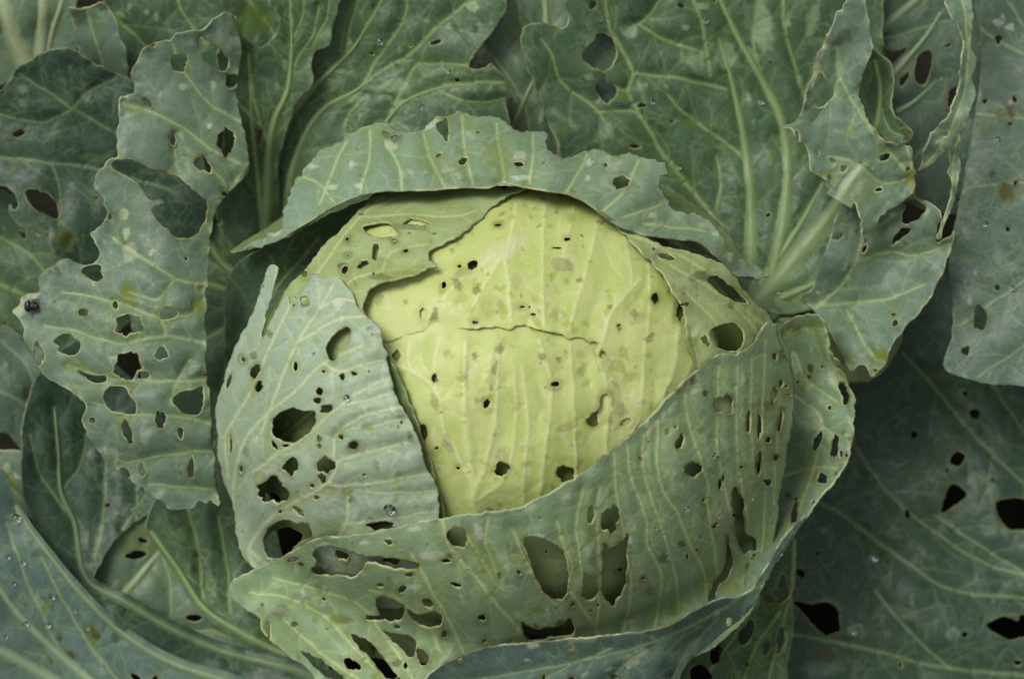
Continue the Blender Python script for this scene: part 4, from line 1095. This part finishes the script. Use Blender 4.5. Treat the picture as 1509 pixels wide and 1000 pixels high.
leaf('o14', 'main', 'outer_leaf', 'dark',
     '1096,890 1124,850 1150,808 1168,790 1176,800 1172,850 1168,880 1170,930 1160,980 1150,1070 900,1070 980,990 1050,930',
     [(1110,880,30), (1150,808,40), (1172,850,0), (1165,960,-60), (1150,1060,-80), (910,1060,-20), (1050,940,10)],
     holes=['1106,912 1112,920 1108,936 1098,950 1088,946 1090,932 1098,920', (1055,963,8,13,15), '1020,1002 1018,986 1030,978 1042,984 1050,998 1040,1010', (1131,953,6,10,10), (1150,942,5,17,8), (1134,884,8,4), (1101,979,3,3), (1153,870,9,20,10)],
     veins=[('1170,795 1166,868 1150,930 1130,1010', 4, 2.5), ('1120,880 1080,940 1030,1010', 4, 3), ('1150,900 1110,960 1090,1030', 3, 2)], pale=[(1010,955,10,28,50,.5), (1157,945,3,14,10), (1115,888,5,8,30,.6), (1170,830,3,36,2,.8)], lime=[(1134,886,12,10,0,.8), (1135,925,8,10,0,.5), (1115,985,20,10,0,.5)], scab=[(1110,990,18,8,0,.4)],
     label='dark holed leaf under the front lip')
leaf('br', 'main', 'wrapper_leaf', 'front',
     '1146,486 1168,470 1193,465 1214,474 1221,500 1224,520 1240,540 1249,566 1258,591 1259,624 1253,665 1232,706 1203,740 1172,784 1146,820 1126,856 1112,880 1098,860 1110,800 1124,700 1130,600 1128,520',
     [(1150,486,0), (1193,465,45), (1224,520,60), (1240,545,40), (1258,600,70), (1253,665,75), (1203,740,85), (1146,820,105), (1112,880,130), (1130,600,-20), (1126,700,-20), (1115,790,30), (1180,520,-5), (1190,590,15), (1205,640,45), (1180,680,0)],
     holes=['1198,664 1197,650 1204,640 1211,634 1211,646 1205,660', (1230,656,6,20,8), (1211,704,9,8,-30), (1193,543,5,6), (1243,543,4,8,-20), (1170,755,5,16,10), (1222,600,3,4), (1239,668,3,5), '1236,562 1246,568 1250,590 1244,596 1238,580'],
     veins=[('1136,560 1180,590 1210,620 1190,720 1155,790', 4, 3), ('1150,500 1190,484 1216,486', 3, 2), ('1200,620 1230,640 1250,640', 2.5, 1.5), ('1160,700 1190,690 1230,690', 2.5, 1.5), ('1170,520 1190,560 1230,590', 3, 1.5), ('1220,500 1222,530 1240,560', 4, 3)],
     pale=[(1226,552,5,24,-15,.6), (1195,620,20,14,0,.35), (1252,640,3,30,0,.7), (1215,730,4,26,40,.6), (1198,738,3,3)],
     lime=[(1200,476,24,8,0,.7), (1190,690,20,20,0,.4), (1236,560,8,20,0,.4), (1210,500,10,16,0,.5)], scab=[(1190,640,16,10,0,.3), (1180,560,10,14,0,.4)], g=6, jag=2.2, ruffle=8, thick=2.6, curl=3, chew=1.8,
     label='crumpled green-grey wrapper leaf with ragged rim at the right of the head')
leaf('b', 'main', 'wrapper_leaf', 'blue',
     '1196,750 1172,786 1146,822 1128,858 1112,890 1064,934 1006,988 980,1060 590,1070 604,1024 628,999 651,979 684,963 718,953 760,948 800,945 850,940 912,934 950,930 982,922 1008,908 1034,894 1064,882 1090,877 1108,866 1132,828 1160,786',
     [(1196,750,90), (1146,820,112), (1112,880,150), (1064,882,170), (982,922,185), (850,940,165), (718,953,150), (604,1024,140), (600,1065,110), (800,1060,110), (980,1050,105), (1060,936,110), (820,990,150), (1160,790,110)],
     holes=[(842,1000,7,4), (906,998,6,4)],
     veins=[('1120,862 1050,905 950,950 800,985 640,1010', 5, 2), ('1000,930 920,980 860,1040', 2, 1.5), ('900,955 800,1000 740,1050', 2, 1.5), ('1060,910 1010,960 990,1000', 2, 1.5)],
     pale=[(945,960,10,6,-10,.6), (930,972,12,9,0,.4), (1012,956,32,8,-38,.4), (785,951,10,4,-5), (1056,903,4,6,20,.8), (776,972,4,2), (898,985,7,3,-20,.7), (860,993,6,3,-30,.5)],
     g=6, jag=1.0, ruffle=3, thick=2.6, curl=2, chew=.6,
     label='blue-grey outer leaf whose rolled lip runs under the front of the head')

# ------------------------------------------------------------------ water drops and an insect
def drop(key, px, py, r, i):
    z = leaf_z(key, px, py)
    n, m = 12, 6
    V, F = [], []
    for j in range(m + 1):
        a = math.pi / 2 * j / m
        for k in range(n):
            b = 2 * math.pi * k / n
            rr = r * math.cos(a) if j < m else r * 0.02
            V.append((rr * math.cos(b) * S, rr * math.sin(b) * S, (r * 0.7 * math.sin(a) - .4) * S))
    for j in range(m):
        for k in range(n):
            a, b = j * n + k, j * n + (k + 1) % n
            F.append((a, b, b + n, a + n))
    F.append(tuple(range(n))[::-1])
    F.append(tuple(range(m * n, m * n + n)))
    # tangent of the leaf
    e = 3
    p0 = Vector(pt(px, py, z))
    dx = Vector(pt(px + e, py, leaf_z(key, px + e, py))) - p0
    dy = Vector(pt(px, py - e, leaf_z(key, px, py - e))) - p0
    nn = dx.cross(dy).normalized()
    if nn.dot(VIEW_N) < 0:
        nn = -nn
    o = mesh_object('water_drop', np.array(V), F, WATER)
    o.location = p0
    o.rotation_euler = nn.to_track_quat('Z', 'Y').to_euler()
    o['category'] = 'water drop'
    return o
DROPS = [
    ('o2b', 'clear water drop on dark fan-veined upper leaf', 'drops on the upper left leaf', [(560,62,4), (622,158,3.6), (700,44,4.2), (660,104,3)]),
    ('o7', 'clear water drop on large ribbed upper right leaf', 'drops on the upper right leaf', [(1122,150,4), (1000,246,3.4), (962,150,3.4), (1040,30,4)]),
    ('o10', 'clear water drop on smooth far-right leaf', 'drops on the far right leaf', [(1470,206,4.4), (1452,330,3.8), (1492,424,3.4)]),
    ('o5', 'tiny water drop on bluish lower left leaf', 'drops on the lower left leaf',
     [(77,878,4.5), (70,921,4), (38,919,3.5), (24,764,6), (12,820,3.5), (34,828,4), (8,938,2.5), (20,860,2.5), (110,900,2.5)]),
    ('wf', 'tiny water drop on front wrapper leaf', 'drops on the front leaf',
     [(1053,671,3.5), (1060,760,3), (1012,750,3.2), (967,778,1.8), (1008,814,1.8), (985,822,3), (1110,735,2.2), (1135,768,2), (690,840,2)]),
    ('wl', 'water drop on silvery left wrapper leaf', 'drops on the left wrapper leaf', [(574,750,7), (545,764,2.5), (510,586,4), (536,700,2.5)]),
    ('br', 'tiny water drop on right-hand rolled rim', 'drops on the rolled rim', [(1198,739,2.5), (1231,697,2.2), (1240,640,1.8)]),
    ('o11', 'water drop on shaded lower right leaf', 'drops on the shaded right leaf', [(1290,822,4), (1262,930,6), (1404,935,5)]),
]
ORD = ['topmost', 'second from the top', 'third from the top', 'fourth from the top', 'fifth from the top', 'sixth from the top',
       'seventh from the top', 'eighth from the top', 'lowest']
for key, lab, grp, lst in DROPS:
    lst = sorted(lst, key=lambda d: d[1])
    for i, (x, y, r) in enumerate(lst):
        o = drop(key, x, y, r * 1.2, i)
        o['label'] = lab + ', ' + (ORD[i] if i < len(lst) - 1 else 'lowest') + ' of its group'
        o['group'] = grp

def insect():
    z0 = leaf_z('o1', 50, 455) + 6
    base = Vector(pt(47, 462, z0))
    e = add_empty('insect', base, 'small black insect on the pale curled tip of the left leaf', 'insect')
    def ball(name, x, y, rx, ry, rz):
        V, F = [], []
        n, m = 14, 10
        for j in range(m + 1):
            a = math.pi * j / m
            for k in range(n):
                b = 2 * math.pi * k / n
                w_ = 1 + .12 * noise.noise(Vector((a * 2, math.cos(b), math.sin(b))))
                s_ = max(math.sin(a), .03)
                kk = (D - z0) / D
                V.append(world((x - CX + rx * s_ * math.cos(b) * w_) * kk, (CY - y + ry * s_ * math.sin(b) * w_) * kk, z0 + 3 + rz * math.cos(a)))
        for j in range(m):
            for k in range(n):
                a, b = j * n + k, j * n + (k + 1) % n
                F.append((a, a + n, b + n, b))
        mesh_object(name, V, F, BLACK, e)
    ball('abdomen', 42, 451, 5.5, 9, 5)
    ball('thorax', 49, 451, 5, 6.5, 4.5)
    ball('head', 53.5, 452, 3.6, 6, 3.5)
    for s in ('49,446 48,441 47,440', '52,447 50,443 52,440', '53,447 54,442 58,441', '44,458 42,462 40,463', '50,457 50,461 52,462', '54,456 57,459 58,460'):
        q = P(s)
        V, F = tube([pt(x, y, z0 + 4 - i * 1.5) for i, (x, y) in enumerate(q)], [.9 * S, .8 * S, .5 * S], 6, 1, VIEW_N)
        mesh_object('leg', V, F, BLACK, e)
insect()
print('triangles', NTRI)
